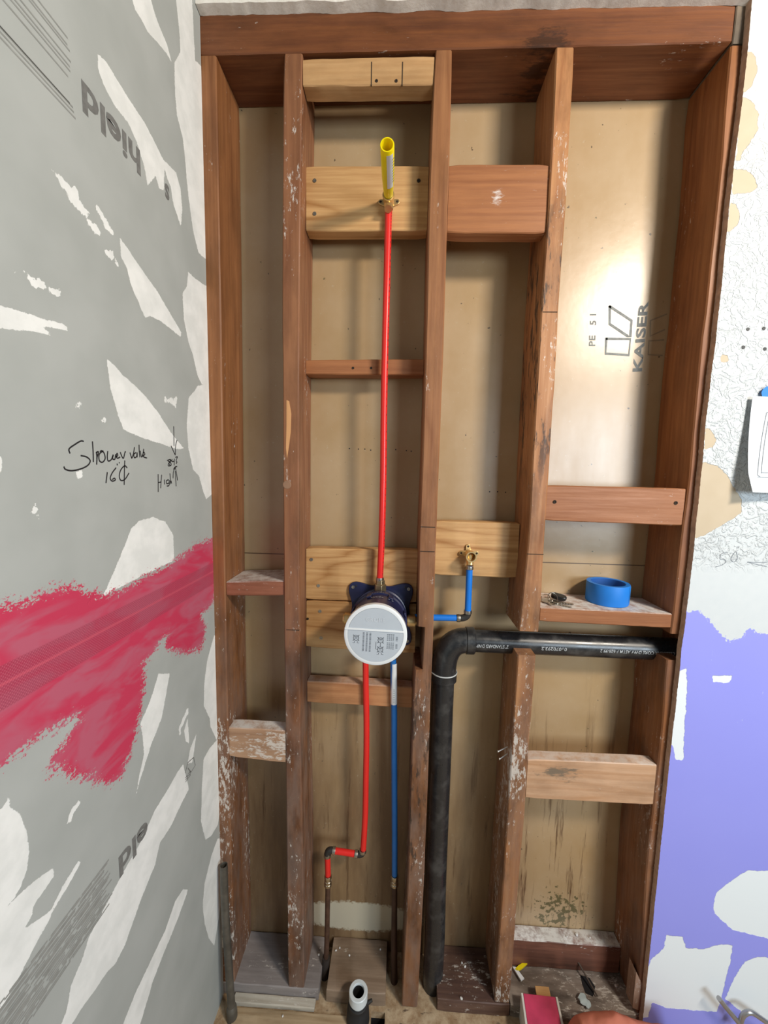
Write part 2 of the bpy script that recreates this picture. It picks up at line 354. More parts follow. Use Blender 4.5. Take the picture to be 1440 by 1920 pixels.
for s_ in HW:
    pts = [atX(110+x/6, 790+y/6, XL) for x, y in s_]; pts = crom([Vector((XL+.0004, p.y, p.z)) for p in pts], 5)
    mb.ribbon(pts, .0021, (1, 0, 0))
mb.build('marker_writing', ink, wall_left, smooth=False)
# printed word, upside down
def wall_word(body, x0, y0, x1, bold=.02, hscale=1.0):
    a = atX(x0, y0, XL); b = atX(x1, y0, XL)
    L = abs(b.y-a.y)
    return text_mesh('printed_word', body, print_grey, wall_left, (XL+.0003, max(a.y, b.y), a.z), (0, -1, 0), (0, 0, -1), length=L, bold=bold, height=L*hscale)
a = atX(152, 152, XL); b = atX(262, 282, XL)
L = b.y-a.y
text_mesh('printed_word', 'hield', print_grey, wall_left, (XL+.0003, b.y, (a.z+b.z)/2), (0,-1,0), (0,0,-1), length=L, bold=.03, height=.054)
a2 = atX(308, 318, XL)
text_mesh('printed_word', 's', print_grey, wall_left, (XL+.0003, a2.y+.013, a.z), (0,-1,0), (0,0,-1), length=.014, bold=.03, height=.05)
a = atX(222, 1610, XL); b = atX(276, 1535, XL)
text_mesh('printed_word', 'eld', print_grey, wall_left, (XL+.0003, b.y, a.z), (0,-1,0), (0,0,-1), length=abs(b.y-a.y), bold=.03, height=.052)
a = atX(347, 1452, XL)
text_mesh('printed_mark', 'EE', print_grey, wall_left, (XL+.0003, a.y+.02, a.z-.008), (0,-1,0), (0,0,-1), length=.02, bold=.01, height=.016)
mb = MB()
q = [(347,1450),(352,1430),(363,1420),(366,1435),(358,1448),(352,1440)]
mb.ribbon([Vector((XL+.0003, p.y, p.z)) for p in (atX(x, y, XL) for x, y in q)], .0022, (1,0,0))
mb.build('printed_mark', print_grey, wall_left, smooth=False)
mb = MB()
for (x, y) in crop(0,0,[(380,215),(378,252),(392,288),(398,350),(392,375),(395,402),(382,430),(392,580),(410,605),(415,632),(425,668)]):
    p = atX(x, y, XL); mb.add([(XL+.0003, -.8, p.z-.0011),(XL+.0003, p.y, p.z-.0011),(XL+.0003, p.y, p.z+.0011),(XL+.0003, -.8, p.z+.0011)], [(0,1,2,3)])
za, zb = atX(207, 1607, XL), atX(150, 1775, XL)
for i in range(22):
    f = i/21; z_ = za.z*(1-f)+zb.z*f + random.uniform(-.001, .001); y1 = za.y-.012*random.random()*2
    x_ = y1
    while x_ > -.8:
        L = random.uniform(.02, .07); mb.add([(XL+.0003, x_-L, z_-.0012),(XL+.0003, x_, z_-.0012),(XL+.0003, x_, z_+.0012),(XL+.0003, x_-L, z_+.0012)], [(0,1,2,3)]); x_ -= L+random.uniform(.003, .008)
mb.build('printed_lines', line_grey, wall_left, smooth=False)

# ------------------------------------------------------------------ SETTING: right wall (coplanar with the framing)
edge_px = [(1413,-30),(1408,33),(1392,190),(1375,317),(1343,633),(1330,730),(1313,907),(1300,1040),(1280,1207),(1268,1313),(1250,1480),(1233,1647),(1212,1847),(1203,1935)]
YR = -.014
ed = [at(x, y, YR) for x, y in edge_px]; ez = np.array([p.z for p in ed])[::-1]; ex = np.array([p.x for p in ed])[::-1]
us = np.concatenate([np.arange(0, .30, .003), np.linspace(.31, 1.6, 24)]); zs = np.arange(-.05, 2.62, .003)
rj = np.array([mnoise.noise(Vector((0, 0, z*14)))*.0016 + mnoise.noise(Vector((3, 0, z*150)))*.0009 for z in zs])
rowx = np.interp(zs, ez, ex) + rj
UU, ZZ = np.meshgrid(us, zs, indexing='ij'); XX = UU*(1-0) + rowx[None, :]
P2 = np.stack([XX.ravel(), ZZ.ravel()], 1)
def toXZ(poly, Y=YR): return [(p.x, p.z) for p in (at(x, y, Y) for x, y in poly)]
TAN = [[(1390,97),(1410,97),(1418,110),(1420,133),(1410,160),(1398,172),(1385,170)], crop(960,0,[(1290,550),(1320,550),(1360,580),(1385,640),(1380,730),(1340,800),(1300,850),(1280,900),(1260,900)]),
 crop(960,0,[(1240,945),(1320,960),(1370,1000),(1385,1050),(1350,1080),(1240,1095)]), crop(960,0,[(1230,1140),(1260,1145),(1280,1190),(1270,1260),(1225,1305),(1200,1305)]),
 crop(960,640,[(1185,70),(1210,80),(1220,110),(1180,120),(1170,100)]), crop(960,640,[(1090,490),(1110,490),(1150,550),(1130,600),(1080,610)]),
 crop(960,640,[(1070,680),(1090,680),(1170,710),(1220,760),(1260,840),(1295,890),(1290,960),(1230,1010),(1140,1060),(1040,1105),(1010,1105),(1030,900)])]
PUR = [crop(960,640,[(940,1530),(985,1520),(1050,1515),(1100,1560),(1150,1620),(1220,1690),(1290,1670),(1340,1610),(1380,1640),(1500,1660),(2600,1700),(2600,4200),(600,4200)])]
WPT = [crop(960,1280,[(880,-30),(985,-90),(985,0),(975,200),(960,440),(925,430),(905,350),(880,350)]), crop(960,1280,[(1135,1240),(1150,1180),(1250,1100),(1330,1055),(1480,1060),(1560,1250),(1480,1450),(1440,1440),(1330,1410),(1240,1390),(1140,1300)]),
 crop(960,1280,[(780,1560),(850,1500),(870,1420),(960,1430),(975,1490),(1080,1500),(1180,1470),(1240,1480),(1230,1560),(1190,1720),(1170,1800),(1150,1850),(1060,1845),(870,1830),(790,1800),(765,1880),(700,1890),(700,1700),(770,1590)]),
 crop(960,1280,[(1380,1540),(1500,1550),(1700,1800),(1440,1900),(1300,1860),(1200,1780),(1260,1640),(1310,1570)]),
 crop(960,640,[(1120,1880),(1240,1880),(1220,1920),(1130,1915)])]
t = NT('painted_plaster')
n1 = t.noise(t.pos, 160, 4, .6); n2 = t.noise(t.pos, 55, 4, .6)
z = t.xyz()[2]
stz = t.ramp(z, 1.215, 1.25); top = t.ramp(z, 2.02, 2.18)
vor = t.n('ShaderNodeTexVoronoi', feature='SMOOTH_F1'); t.put(vor.inputs['Vector'], t.vscale(t.pos, (1, 1, 1))); vor.inputs['Scale'].default_value = 90
warp = t.noise(t.pos, 48, 3, .6, 1.8)
kn = t.ramp(warp, .44, .60, 0, 1, True)
stc = t.math('MULTIPLY', kn, t.math('MULTIPLY', stz, t.ramp(z, 2.25, 2.05)))
c = t.mix(n2, (.60, .64, .66), (.66, .69, .70))
c = t.mix(t.math('MULTIPLY', top, .6), c, (.82, .76, .66))
jit = t.math('MULTIPLY', t.math('SUBTRACT', n2, .5), .012)
pur = t.ramp(t.math('ADD', t.attr('pur'), t.math('MULTIPLY', t.math('SUBTRACT', n1, .5), .03)), -.001, .001)
c = t.mix(pur, c, t.mix(t.noise(t.pos, 6, 3), (.30, .31, .84), (.33, .34, .86)))
scuff = t.ramp(t.noise(t.vscale(t.pos, (90, 90, 18)), 1, 5, .7), .70, .74)
c = t.mix(t.math('MULTIPLY', scuff, .5), c, (.7, .74, .82))
wp = t.ramp(t.math('ADD', t.attr('wpt'), jit), -.0004, .0004)
c = t.mix(wp, c, (.82, .87, .89))
tn = t.ramp(t.math('ADD', t.attr('tan'), jit), -.0003, .0003)
c = t.mix(tn, c, t.mix(t.noise(t.pos, 30, 4), (.52, .42, .29), (.58, .48, .35)))
fl = t.math('SUBTRACT', 1.0, t.math('MAXIMUM', tn, wp))
t.bump(t.math('ADD', t.math('MULTIPLY', t.math('MULTIPLY', stc, fl), 1.0), t.math('MULTIPLY', fl, .35)), .75, .0024)
plas = t.done(c, .6, 0, .3)
me = grid('wall_right', np.stack([P2[:, 0], np.full(len(P2), YR), P2[:, 1]], 1), len(us), len(zs), plas)
set_attr(me, 'tan', field(P2, [toXZ(p) for p in TAN])); set_attr(me, 'pur', field(P2, [toXZ(p) for p in PUR])); set_attr(me, 'wpt', field(P2, [toXZ(p) for p in WPT]))
gyp_core = plain('gypsum_edge', (.62, .43, .31), .8, vary=.35, scale=70, bump=.4)
me.materials.append(gyp_core)
bm = bmesh.new(); bm.from_mesh(me); bm.verts.ensure_lookup_table()
nz_ = len(zs); prev = None; first = [bm.verts[i] for i in range(nz_)]; backv = [bm.verts.new((v.co.x-.001, -.0005, v.co.z)) for v in first]
for i in range(nz_-1):
    f = bm.faces.new((first[i], first[i+1], backv[i+1], backv[i])); f.material_index = 1
bm.to_mesh(me); bm.free()
wall_right = bpy.data.objects.new('wall_right', me); col.objects.link(wall_right); tag(wall_right, kind='structure')
def k4(pts): return [(1300+x/3.843, 600+y/3.84) for x, y in pts]
mb = MB()
for s_ in [[(250,1672),(215,1678),(197,1692),(195,1722),(222,1722),(235,1742),(205,1765),(160,1778)], [(310,1665),(285,1690),(272,1725),(295,1742),(318,1715),(312,1670)], [(318,1630),(316,1646)], [(330,1628),(328,1643)], [(530,1745),(460,1746),(390,1742)], [(392,1744),(460,1760),(530,1776)]]:
    mb.ribbon(crom([at(x, y, YR-.0005) for x, y in k4(s_)], 4), .0013, (0, -1, 0))
mb.build('pencil_writing', pencil, wall_right, smooth=False)
for x, y in k4([(395,66),(510,60),(362,196),(517,208)]):
    p = at(x, y, YR-.0006); mb = MB(); mb.lathe([(0, 0), (.0034, 0), (.0038, -.0006)], p, (0, -1, 0), 14); mb.build('screw_hole', ink, wall_right)

# wall above the opening
t = NT('rough_plaster_edge')
nn = t.noise(t.pos, 60, 5, .7); c = t.mix(t.ramp(nn, .35, .65), (.88, .84, .77), (.74, .69, .61)); t.bump(nn, .4, .002); rough_pl = t.done(c, .8)
mb = MB(); N = 160; x0, x1 = XL+.001, .735
pa, pb = at(375, 30, 0), at(1300, 12, 0)
for layer, (yf, yb, dz) in enumerate([(-.020, -.0002, 0.0), (-.027, -.0202, .012)]):
    vs = []
    for i in range(N+1):
        x = x0+(x1-x0)*i/N; zb_ = pa.z+(pb.z-pa.z)*(x-pa.x)/(pb.x-pa.x) + dz + .004*mnoise.noise(Vector((x*16, layer*9, 0))) + .0015*mnoise.noise(Vector((x*70, layer, 3)))
        zf = zb_+.002+.0015*mnoise.noise(Vector((x*30, 7, layer)))
        vs += [(x, yb, zb_), (x, yf, zf), (x, yf, 2.62), (x, yb, 2.62)]
    fs = []
    for i in range(N):
        for k in range(4): fs.append((4*i+k, 4*i+(k+1) % 4, 4*i+4+(k+1) % 4, 4*i+4+k))
    fs += [(0,1,2,3), (4*N+3, 4*N+2, 4*N+1, 4*N)]
    mb.add(vs, fs)
tag(mb.build('wall_back', rough_pl), kind='structure')

# ------------------------------------------------------------------ SETTING: floor
t = NT('subfloor'); n1 = t.noise(t.pos, 28, 6, .7); n2 = t.noise(t.vscale(t.pos, (30, 90, 90)), 1, 4)
c = t.mix(t.ramp(n1, .38, .62), (.30, .19, .10), (.52, .40, .26)); c = t.mix(t.ramp(n2, .62, .7), c, (.12, .08, .05)); t.bump(n1, .6, .003); subf = t.done(c, .8)
void = plain('dark_void', (.012, .012, .014), .9)
h0, h1 = atZ(696, 1896, 0), atZ(722, 1896, 0); hx0, hx1 = h0.x, h1.x; hy1 = h0.y; hy0 = hy1-.07
mb = MB(); fl_t = -.02
for a, b in [((XL, -2.6, fl_t), (hx0, .14, 0)), ((hx1, -2.6, fl_t), (2.3, .14, 0)), ((hx0, -2.6, fl_t), (hx1, hy0, 0)), ((hx0, hy1, fl_t), (hx1, .14, 0))]: mb.box(a, b)
mb.box((hx0-.02, hy0-.02, -.16), (hx1+.02, hy1+.02, -.15), 1)
for a, b in [((hx0-.012, hy0-.01, -.15), (hx0-.0005, hy1+.01, fl_t)), ((hx1+.0005, hy0-.01, -.15), (hx1+.012, hy1+.01, fl_t)), ((hx0, hy1+.0005, -.15), (hx1, hy1+.012, fl_t)), ((hx0, hy0-.012, -.15), (hx1, hy0-.0005, fl_t))]: mb.box(a, b, 1)
tag(mb.build('floor', [subf, void], smooth=False), kind='structure')

# back sheathing of the stud cavity = back face
YB = .1225
t = NT('sheathing')
x_, y_, z_ = t.xyz()
n1 = t.noise(t.pos, 5, 4, .6); n2 = t.noise(t.vscale(t.pos, (12, 12, 2.2)), 1, 5, .65); n3 = t.noise(t.pos, 90, 4, .7)
c = t.mix(t.ramp(n1, .3, .7), (.40, .262, .125), (.47, .335, .195))
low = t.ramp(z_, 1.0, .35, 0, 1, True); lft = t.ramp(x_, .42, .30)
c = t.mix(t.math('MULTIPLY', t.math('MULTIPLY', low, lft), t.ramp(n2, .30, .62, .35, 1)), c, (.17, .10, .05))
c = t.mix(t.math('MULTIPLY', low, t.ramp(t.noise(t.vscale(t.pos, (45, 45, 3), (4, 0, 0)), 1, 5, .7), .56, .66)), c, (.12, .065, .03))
# mould specks low in the right bay
mp = at(1050, 1710, YB)
def near(px, pz, rx, rz):
    a = t.math('DIVIDE', t.math('SUBTRACT', x_, px), rx); b = t.math('DIVIDE', t.math('SUBTRACT', z_, pz), rz)
    d = t.math('SQRT', t.math('ADD', t.math('MULTIPLY', a, a), t.math('MULTIPLY', b, b))); return t.ramp(d, 1.0, .3)
sp = t.noise(t.pos, 75, 3, .6)
c = t.mix(t.ramp(t.math('ADD', sp, t.math('MULTIPLY', near(mp.x, mp.z, .12, .10), .26)), .72, .77), c, (.14, .115, .05))
# pale strip near the plate in bay two
ps = at(670, 1718, YB)
strip = t.math('MULTIPLY', near(ps.x, ps.z, .22, .055), 1.0)
c = t.mix(t.ramp(t.math('ADD', strip, t.math('MULTIPLY', t.math('SUBTRACT', n3, .5), .9)), .12, .3), c, (.55, .50, .38))
seam_z = at(1100, 1057, YB).z
seam = t.ramp(t.math('ABSOLUTE', t.math('SUBTRACT', z_, seam_z)), .0018, .0009)
c = t.mix(seam, c, (.10, .06, .03))
fleck = t.ramp(t.noise(t.pos, 70, 2, .5), .76, .775); c = t.mix(fleck, c, (.14, .10, .06))
t.bump(t.math('ADD', n1, t.math('MULTIPLY', n3, .06)), .25, .004)
sheath = t.done(c, t.ramp(n2, .3, .7, .28, .38), 0, .8)
mb = MB(); mb.box((XL-.02, YB, 0.0), (.72, YB+.02, 2.45)); panel = mb.build('wall_sheathing', sheath, smooth=False); tag(panel, kind='structure')
panel.name = 'wall_back_sheathing'
stamp = plain('stamp_ink', (.26, .27, .26), .7, vary=.35, scale=110)
stamp_faint = plain('stamp_ink_faint', (.33, .25, .16), .7, vary=.2, scale=110)
def kk(pts): return [at(1080+x/7.2, 540+y/7.2, YB-.0005) for x, y in pts]
mb = MB()
for s_ in [[(445,240),(750,440),(735,660),(700,650),(455,485),(458,240)], [(405,685),(735,690),(715,905),(400,885),(410,670)]]:
    mb.ribbon(kk(s_), .0062, (0, -1, 0))
mb.build('stamp_mark', stamp, panel, smooth=False)
mb = MB()
for s_ in [[(1230,350),(1005,440),(1000,650),(1200,560)], [(1190,700),(985,715),(975,900),(1170,910)]]:
    mb.ribbon(kk(s_), .0035, (0, -1, 0))
mb.build('stamp_mark', stamp_faint, panel, smooth=False)
a = kk([(885,1125)])[0]; b = kk([(975,180)])[0]
text_mesh('stamp_word', 'KAISER', stamp, panel, a, (b-a), (-1, 0, -.06), length=(b-a).length, bold=.03, height=.030)
a = kk([(258,785)])[0]; b = kk([(262,640)])[0]
text_mesh('stamp_word', 'PE', stamp, panel, a, (b-a), (-1, 0, 0), length=(b-a).length, bold=.02, height=.021)
a = kk([(272,500)])[0]; b = kk([(272,350)])[0]
text_mesh('stamp_word', '5 1', stamp, panel, a, (b-a), (-1, 0, 0), length=(b-a).length, bold=.02, height=.021)
# staple holes
for row in [[(655,841),(672,842),(684,842),(695,844),(742,843),(762,845),(771,846)], [(918,922),(933,922),(948,923)]]:
    mb = MB()
    for x, y in row: mb.lathe([(0, 0), (.0017, 0), (.0019, -.0004)], at(x, y, YB-.0002), (0, -1, 0), 10)
    mb.build('nail_holes', ink, panel)

# ------------------------------------------------------------------ FRAMING
def frame_section(c4, ch, sd, amp):
    """8 point chamfered ring from 4 corners"""
    out = []
    for i in range(4):
        p, a, b = c4[i], c4[i-1], c4[(i+1) % 4]
        out += [p+(a-p).normalized()*ch, p+(b-p).normalized()*ch]
    return out
def lumber(name, secs, mat, ch=.0018, amp=.0006, sd=0., origin=None, bow=None):
    """secs: list of [4 corner vectors]; linear interpolation done by caller"""
    mb = MB(); vs = []; n = len(secs)
    for i, c4 in enumerate(secs):
        cc = [Vector(p) for p in c4]; ctr = sum(cc, Vector())/4
        if i in (0, n-1): cc = [p+(ctr-p)*.025 for p in cc]
        for k, p in enumerate(frame_section(cc, ch, sd, amp)):
            q = p*38+Vector((sd, k*5.3, 0)); vs.append(p + Vector((mnoise.noise(q), mnoise.noise(q+Vector((9,9,9))), mnoise.noise(q+Vector((5,1,7)))))*amp)
    fs = [(8*i+k, 8*i+(k+1) % 8, 8*i+8+(k+1) % 8, 8*i+8+k) for i in range(n-1) for k in range(8)]
    fs += [tuple(reversed(range(8))), tuple(8*(n-1)+k for k in range(8))]
    mb.add(vs, fs); o = mb.build(name, mat, origin=origin); return o
STUD = {
 's1R': [(405,110),(413,533),(416,740),(420,973),(424,1207),(430,1480),(436,1690),(438,1760)],
 's2L': [(532,97),(529,433),(529,633),(530,673),(531,940),(533,1207),(535,1347),(538,1647),(540,1847)],
 's2R': [(567,97),(563,367),(561,600),(560,740),(560,1007),(562,1240),(563,1380),(568,1613),(570,1830)],
 's3L': [(816,90),(808,267),(803,433),(799,633),(792,873),(786,1007),(783,1170),(775,1313),(770,1480),(765,1647),(753,1880)],
 's3R': [(848,90),(843,300),(838,433),(833,617),(823,873),(817,1023),(813,1170),(807,1313),(802,1480),(795,1647),(783,1890)],
 's4L': [(1043,83),(1038,200),(1028,400),(1015,583),(1010,673),(1000,840),(992,1007),(973,1180),(971,1227),(947,1600),(929,1853)],
 's4R': [(1078,83),(1060,400),(1047,583),(1043,673),(1032,840),(1020,1023),(1012,1173),(1005,1233),(993,1380),(982,1547),(970,1680),(962,1797),(957,1860)],
 's5L': [(1373,73),(1363,160),(1352,317),(1335,467),(1322,600),(1315,640),(1303,773),(1292,907),(1278,1007),(1260,1173),(1248,1257),(1243,1347),(1227,1497),(1213,1613),(1203,1780),(1196,1890)],
}
XT = {k: sorted([(at(x, y, 0).z, at(x, y, 0).x) for x, y in v]) for k, v in STUD.items()}
def SX(k, z): a = XT[k]; return float(np.interp(z, [p[0] for p in a], [p[1] for p in a]))
RED_L, RED_D = (.31, .128, .047), (.19, .068, .022)
BR_L, BR_D = (.34, .155, .08), (.20, .075, .034)
def stud(name, kl, kr, z0, z1, mat, label, sd, y0=0.0, y1=.1215, wl=None, wr=None, origin=None, cat='stud', group=None, over=None, extra=()):
    n = max(6, int((z1-z0)/.05)); secs = []; zl_ = [z0+(z1-z0)*i/n for i in range(n+1)]
    for zz in extra: zl_ += [zz-.0008, zz+.0008]
    for z in sorted(zl_):
        xl = SX(kl, z) if kl else SX(kr, z)-wl; xr = SX(kr, z) if kr else SX(kl, z)+wr
        if over: xl, xr = over(z, xl, xr)
        secs.append([Vector((xl, y0, z)), Vector((xr, y0, z)), Vector((xr, y1, z)), Vector((xl, y1, z))])
    o = lumber(name, secs, mat, sd=sd, origin=((secs[0][0].x+secs[0][1].x)/2, (y0+y1)/2, z0), ch=.0025)
    tag(o, label, cat, group); return o
zp = at(539, 1851, 0).z                         # top of the sill plate
ztop = at(816, 93, 0).z
hdr_z = lambda x: ztop
m_s1 = wood('stud_old_a', RED_L, RED_D, 'Z', smear=1.3, dirt=.35, zdirt=.7, seed=1)
m_s2 = wood('stud_old_b', (.31, .135, .062), (.20, .075, .032), 'Z', smear=1.2, dirt=.35, zdirt=.8, seed=2)
m_s3 = wood('stud_old_c', (.36, .163, .070), (.23, .088, .034), 'Z', smear=1.2, dirt=.3, zdirt=.8, seed=3, black=(.3, 1.0))
m_s4 = wood('stud_old_d', (.50, .24, .10), (.34, .135, .05), 'Z', smear=1.7, dirt=.5, zdirt=.6, seed=4, black=(1.35, 2.05))
m_s5 = wood('stud_old_e', (.33, .130, .044), (.20, .068, .022), 'Z', smear=1.1, dirt=.3, zdirt=.5, seed=5)
stud('wall_stud', None, 's1R', zp, ztop, m_s1, 'old red-brown wall stud against the grey wall board, leftmost of the studs', 1, wl=.045, over=lambda z, a, b: (XL-.012, b))
stud('wall_stud', 's2L', 's2R', zp, ztop, m_s2, 'old red-brown wall stud with a pale gouge, between short blocks and the valve bay', 2)
z3n0, z3n1 = at(783, 1175, 0).z, at(775, 1255, 0).z
stud('wall_stud', 's3L', 's3R', .006, ztop, m_s3, 'long red-brown wall stud standing right beside the round valve and black drain', 3, over=lambda z, a, b: (a+(.016 if z3n1 < z < z3n0 else 0), b), extra=(z3n0, z3n1))
z4a, z4b = at(990, 1184, 0).z, at(985, 1229, 0).z
stud('wall_stud', 's4L', 's4R', z4a, ztop, m_s4, 'stained weathered stud cut off just above the horizontal black pipe', 4)
stud('wall_stud', 's4L', 's4R', zp+.004, z4b, m_s4, 'short lower stud standing under the horizontal black pipe, middle bay side', 6)
z5a, z5b = at(1262, 1189, 0).z, at(1255, 1238, 0).z
w5 = at(1398, 73, 0).x-at(1373, 73, 0).x
stud('wall_stud', 's5L', None, z5a, ztop-.004, m_s5, 'tall reddish end stud beside the white textured wall, above the pipe', 5, wr=.034)
stud('wall_stud', 's5L', None, zp+.004, z5b, m_s5, 'lower reddish end stud beside the purple wall, under the pipe', 7, wr=.034)
x5 = SX('s5L', 1.1)
o = lumber('wall_stud', [[Vector((x5+.062, .001, z)), Vector((x5+.10, .001, z)), Vector((x5+.10, .121, z)), Vector((x5+.062, .121, z))] for z in np.linspace(.9, 1.5, 8)], m_s5, origin=(x5+.08, .06, .9))  # added stud length, fills the see-through pipe notch with dark
tag(o, 'added stud behind the plaster, filling the notch with dark where the black pipe ends', 'stud')
# grey weathered end piece right of the header
gw = wood('weathered_grey', (.22, .17, .12), (.10, .075, .055), 'Z', smear=.2, dirt=.6, seed=8)
pz0, pz1 = at(1385, 74, 0).z, at(1390, -20, 0).z
x0_ = SX('s5L', ztop)+.002
o = lumber('stud_end', [[Vector((x0_, 0, z)), Vector((x0_+.034, 0, z)), Vector((x0_+.034, .12, z)), Vector((x0_, .12, z))] for z in np.linspace(ztop-.001, ztop+.14, 5)], gw, origin=(x0_, .06, ztop))
tag(o, 'dark grey weathered stud end at the top right corner beside the header', 'stud')
# header
m_h = wood('header_wood', (.22, .078, .028), (.13, .040, .014), 'X', smear=.9, dirt=.45, spot=(at(1030,80,0).x, at(1030,80,0).z, .085, .05, (.035, .014, .007)), seed=9, rings=4, ringmix=.35)
hx = np.linspace(XL-.012, x0_-.002, 40); zl, zr = at(405, 103, 0).z, at(1373, 73, 0).z
hz = [ztop+.0005]*40
o = lumber('header_beam', [[Vector((x, -.0001, z)), Vector((x, YB-.001, z)), Vector((x, YB-.001, z+.14)), Vector((x, -.0001, z+.14))] for x, z in zip(hx, hz)], m_h, origin=(0, .06, ztop+.0005), amp=.0009)
tag(o, 'thick red-brown header beam across the top of the framing', 'beam')

# blocks : z values from the picture, ends meet the studs
pine = lambda nm, sd, **k: wood(nm, (.66, .40, .175), (.36, .165, .05), 'X', seed=sd, **{**dict(rings=13, dirt=.2, smear=0, ringmix=.6), **k})
redb = lambda nm, sd, **k: wood(nm, (.41, .17, .068), (.28, .102, .038), 'X', seed=sd, **{**dict(rings=4, dirt=.15, smear=.4, ringmix=.35), **k})
def block(name, sl, sr, tl, tr, bl, br, Y, th, mat, label, cat='block', gl=.0008, gr=.0008, group=None, ch=.002, xr=None, round_end=False):
    """tl,tr,bl,br : pixel corners of the front face lying at depth Y; ends are snapped to studs"""
    TL, TR, BL, BR = [at(*p, Y) for p in (tl, tr, bl, br)]
    zt = lambda x: TL.z+(TR.z-TL.z)*(x-TL.x)/(TR.x-TL.x); zb = lambda x: BL.z+(BR.z-BL.z)*(x-BL.x)/(BR.x-BL.x)
    zm = (TL.z+BL.z)/2; xl = (SX(sl, zm)+gl) if sl else TL.x; x_r = (SX(sr, zm)-gr) if sr else TR.x
    n = max(4, int((x_r-xl)/.02)); secs = []
    for i in range(n+1):
        x = xl+(x_r-xl)*i/n; secs.append([Vector((x, Y, zb(x))), Vector((x, Y+th, zb(x))), Vector((x, Y+th, zt(x))), Vector((x, Y, zt(x)))])
    o = lumber(name, secs, mat, ch=ch, sd=zm*9, origin=((xl+x_r)/2, Y+th/2, zb((xl+x_r)/2)), amp=.0008)
    tag(o, label, cat, group); return o
steel = plain('zinc_steel', (.55, .52, .46), .35, 1, vary=.3)
brass = plain('brass', (.85, .60, .28), .38, .85, vary=.25, scale=60)
dark_hole = plain('hole_dark', (.03, .018, .01), .9)
def screw(parent, px, py, Y, r=.0042, hole=False):
    p = at(px, py, Y); mb = MB(); mb.lathe([(0, .0002), (r*.35, .0002), (r*.5, .0012), (r, .0012), (r*1.05, -.002)], p, (0, -1, 0), 14)
    return mb.build('screw', dark_hole if hole else steel, parent)
m = wood('block_top_pine', (.60, .36, .17), (.45, .24, .095), 'X', rings=5, dirt=.3, smear=.2, seed=11)
b = block('blocking', 's2R', 's3L', (568,110), (812,104), (569,161), (813,159), .004, .038, m, 'pale pine block with two saw cuts right under the header', )
for px in (697, 755):
    p0, p1 = at(px, 116, .0035), at(px, 160, .0035); mb = MB(); mb.box((p0.x-.0009, .0032, p1.z), (p0.x+.0009, .006, p0.z)); mb.build('saw_cut', dark_hole, b)
screw(b, 706, 152, .004, .003, True); screw(b, 743, 152, .004, .003, True)
Y2 = .047
b = block('blocking', 's2R', 's3L', (574,311), (803,310), (574,433), (801,432), Y2, .036, pine('block_pine_a', 12, rings=7, dirt=.06), 'new pine block behind the yellow capped pipe stub', )
for s_ in ((590,339), (590,401)): screw(b, *s_, Y2)
screw(b, 785, 339, Y2, .004, True)
b = block('blocking', 's3R', 's4L', (844,308), (1030,308), (842,436), (1024,437), .006, .036, redb('block_red_a', 13, smear=.7, spot=(at(932,371,.006).x, at(932,371,.006).z, .030, .030, (.75, .70, .66))), 'wide reddish block with a white paint splat beside the upper pine block')
b = block('blocking', 's2R', 's3L', (573,675), (793,673), (573,702), (793,703), .062, .04, redb('block_red_b', 14, smear=.5), 'narrow reddish block behind the middle of the long red pipe')
for px in (662, 696): screw(b, px, 690, .062, .0028, True)
b = block('blocking', 's4R', 's5L', (1027,910), (1287,916), (1025,976), (1284,986), .004, .024, redb('block_red_c', 15, smear=.7), 'reddish board with two nail marks above the small shelf')
screw(b, 1040, 941, .004, .004, True); screw(b, 1267, 943, .004, .004, True)
b = block('shelf_block', 's4R', 's5L', (1014,1139), (1258,1151), (1012,1165), (1255,1178), .002, .119, redb('block_red_d', 16, smear=.9, topdust=.9), 'flat shelf block with a white dusted top holding keys and tape', 'shelf')
shelf = b
b = block('blocking', 's4R', 's5L', (990,1424), (1231,1434), (988,1497), (1227,1510), .002, .034, wood('block_pine_b', (.64, .40, .25), (.50, .27, .14), 'X', rings=5, dirt=.35, smear=.5, seed=17, topdust=.5, spot=(at(1045,1448,.002).x, at(1045,1448,.002).z, .10, .034, (.14, .12, .09))), 'pine block with a dark mouldy streak low in the right bay')
Y8 = .065
b = block('blocking', 's3R', 's4L', (818,977), (975,981), (818,1078), (972,1084), Y8, .036, pine('block_pine_c', 18, rings=8), 'pine block carrying the brass outlet elbow')
bl_out = b
b = block('blocking', 's2R', 's3L', (574,1028), (783,1032), (574,1124), (783,1131), Y8, .036, pine('block_pine_d', 19), 'upper of the two wide pine boards behind the valve')
screw(b, 584, 1049, Y8); screw(b, 597, 1098, Y8)
b = block('blocking', 's2R', 's3L', (574,1126), (783,1133), (574,1213), (785,1226), Y8, .036, pine('block_pine_e', 20), 'lower of the two wide pine boards behind the valve')
screw(b, 600, 1146, Y8); screw(b, 602, 1196, Y8); screw(b, 577, 1160, Y8, .003, True)
b = block('blocking', 's2R', 's3L', (579,1277), (775,1289), (577,1317), (773,1328), .07, .036, wood('block_pine_f', (.55, .27, .12), (.40, .17, .07), 'X', rings=6, seed=21, topdust=.3), 'narrow orange pine block just below the round valve')
b = block('blocking', 's1R', 's2L', (424,1091), (530,1089), (424,1117), (531,1117), .004, .112, wood('block_old_g', (.33, .13, .075), (.22, .08, .04), 'X', smear=1.9, seed=22, topdust=.85), 'dusty thin block between the two left studs, level with the pink band')
b = block('blocking', 's1R', 's2L', (431,1364), (533,1370), (432,1419), (533,1431), .004, .036, wood('block_old_h', (.50, .30, .18), (.34, .19, .11), 'X', smear=1.6, rings=5, seed=23, topdust=.9), 'short plaster spotted pine block between the two left studs')

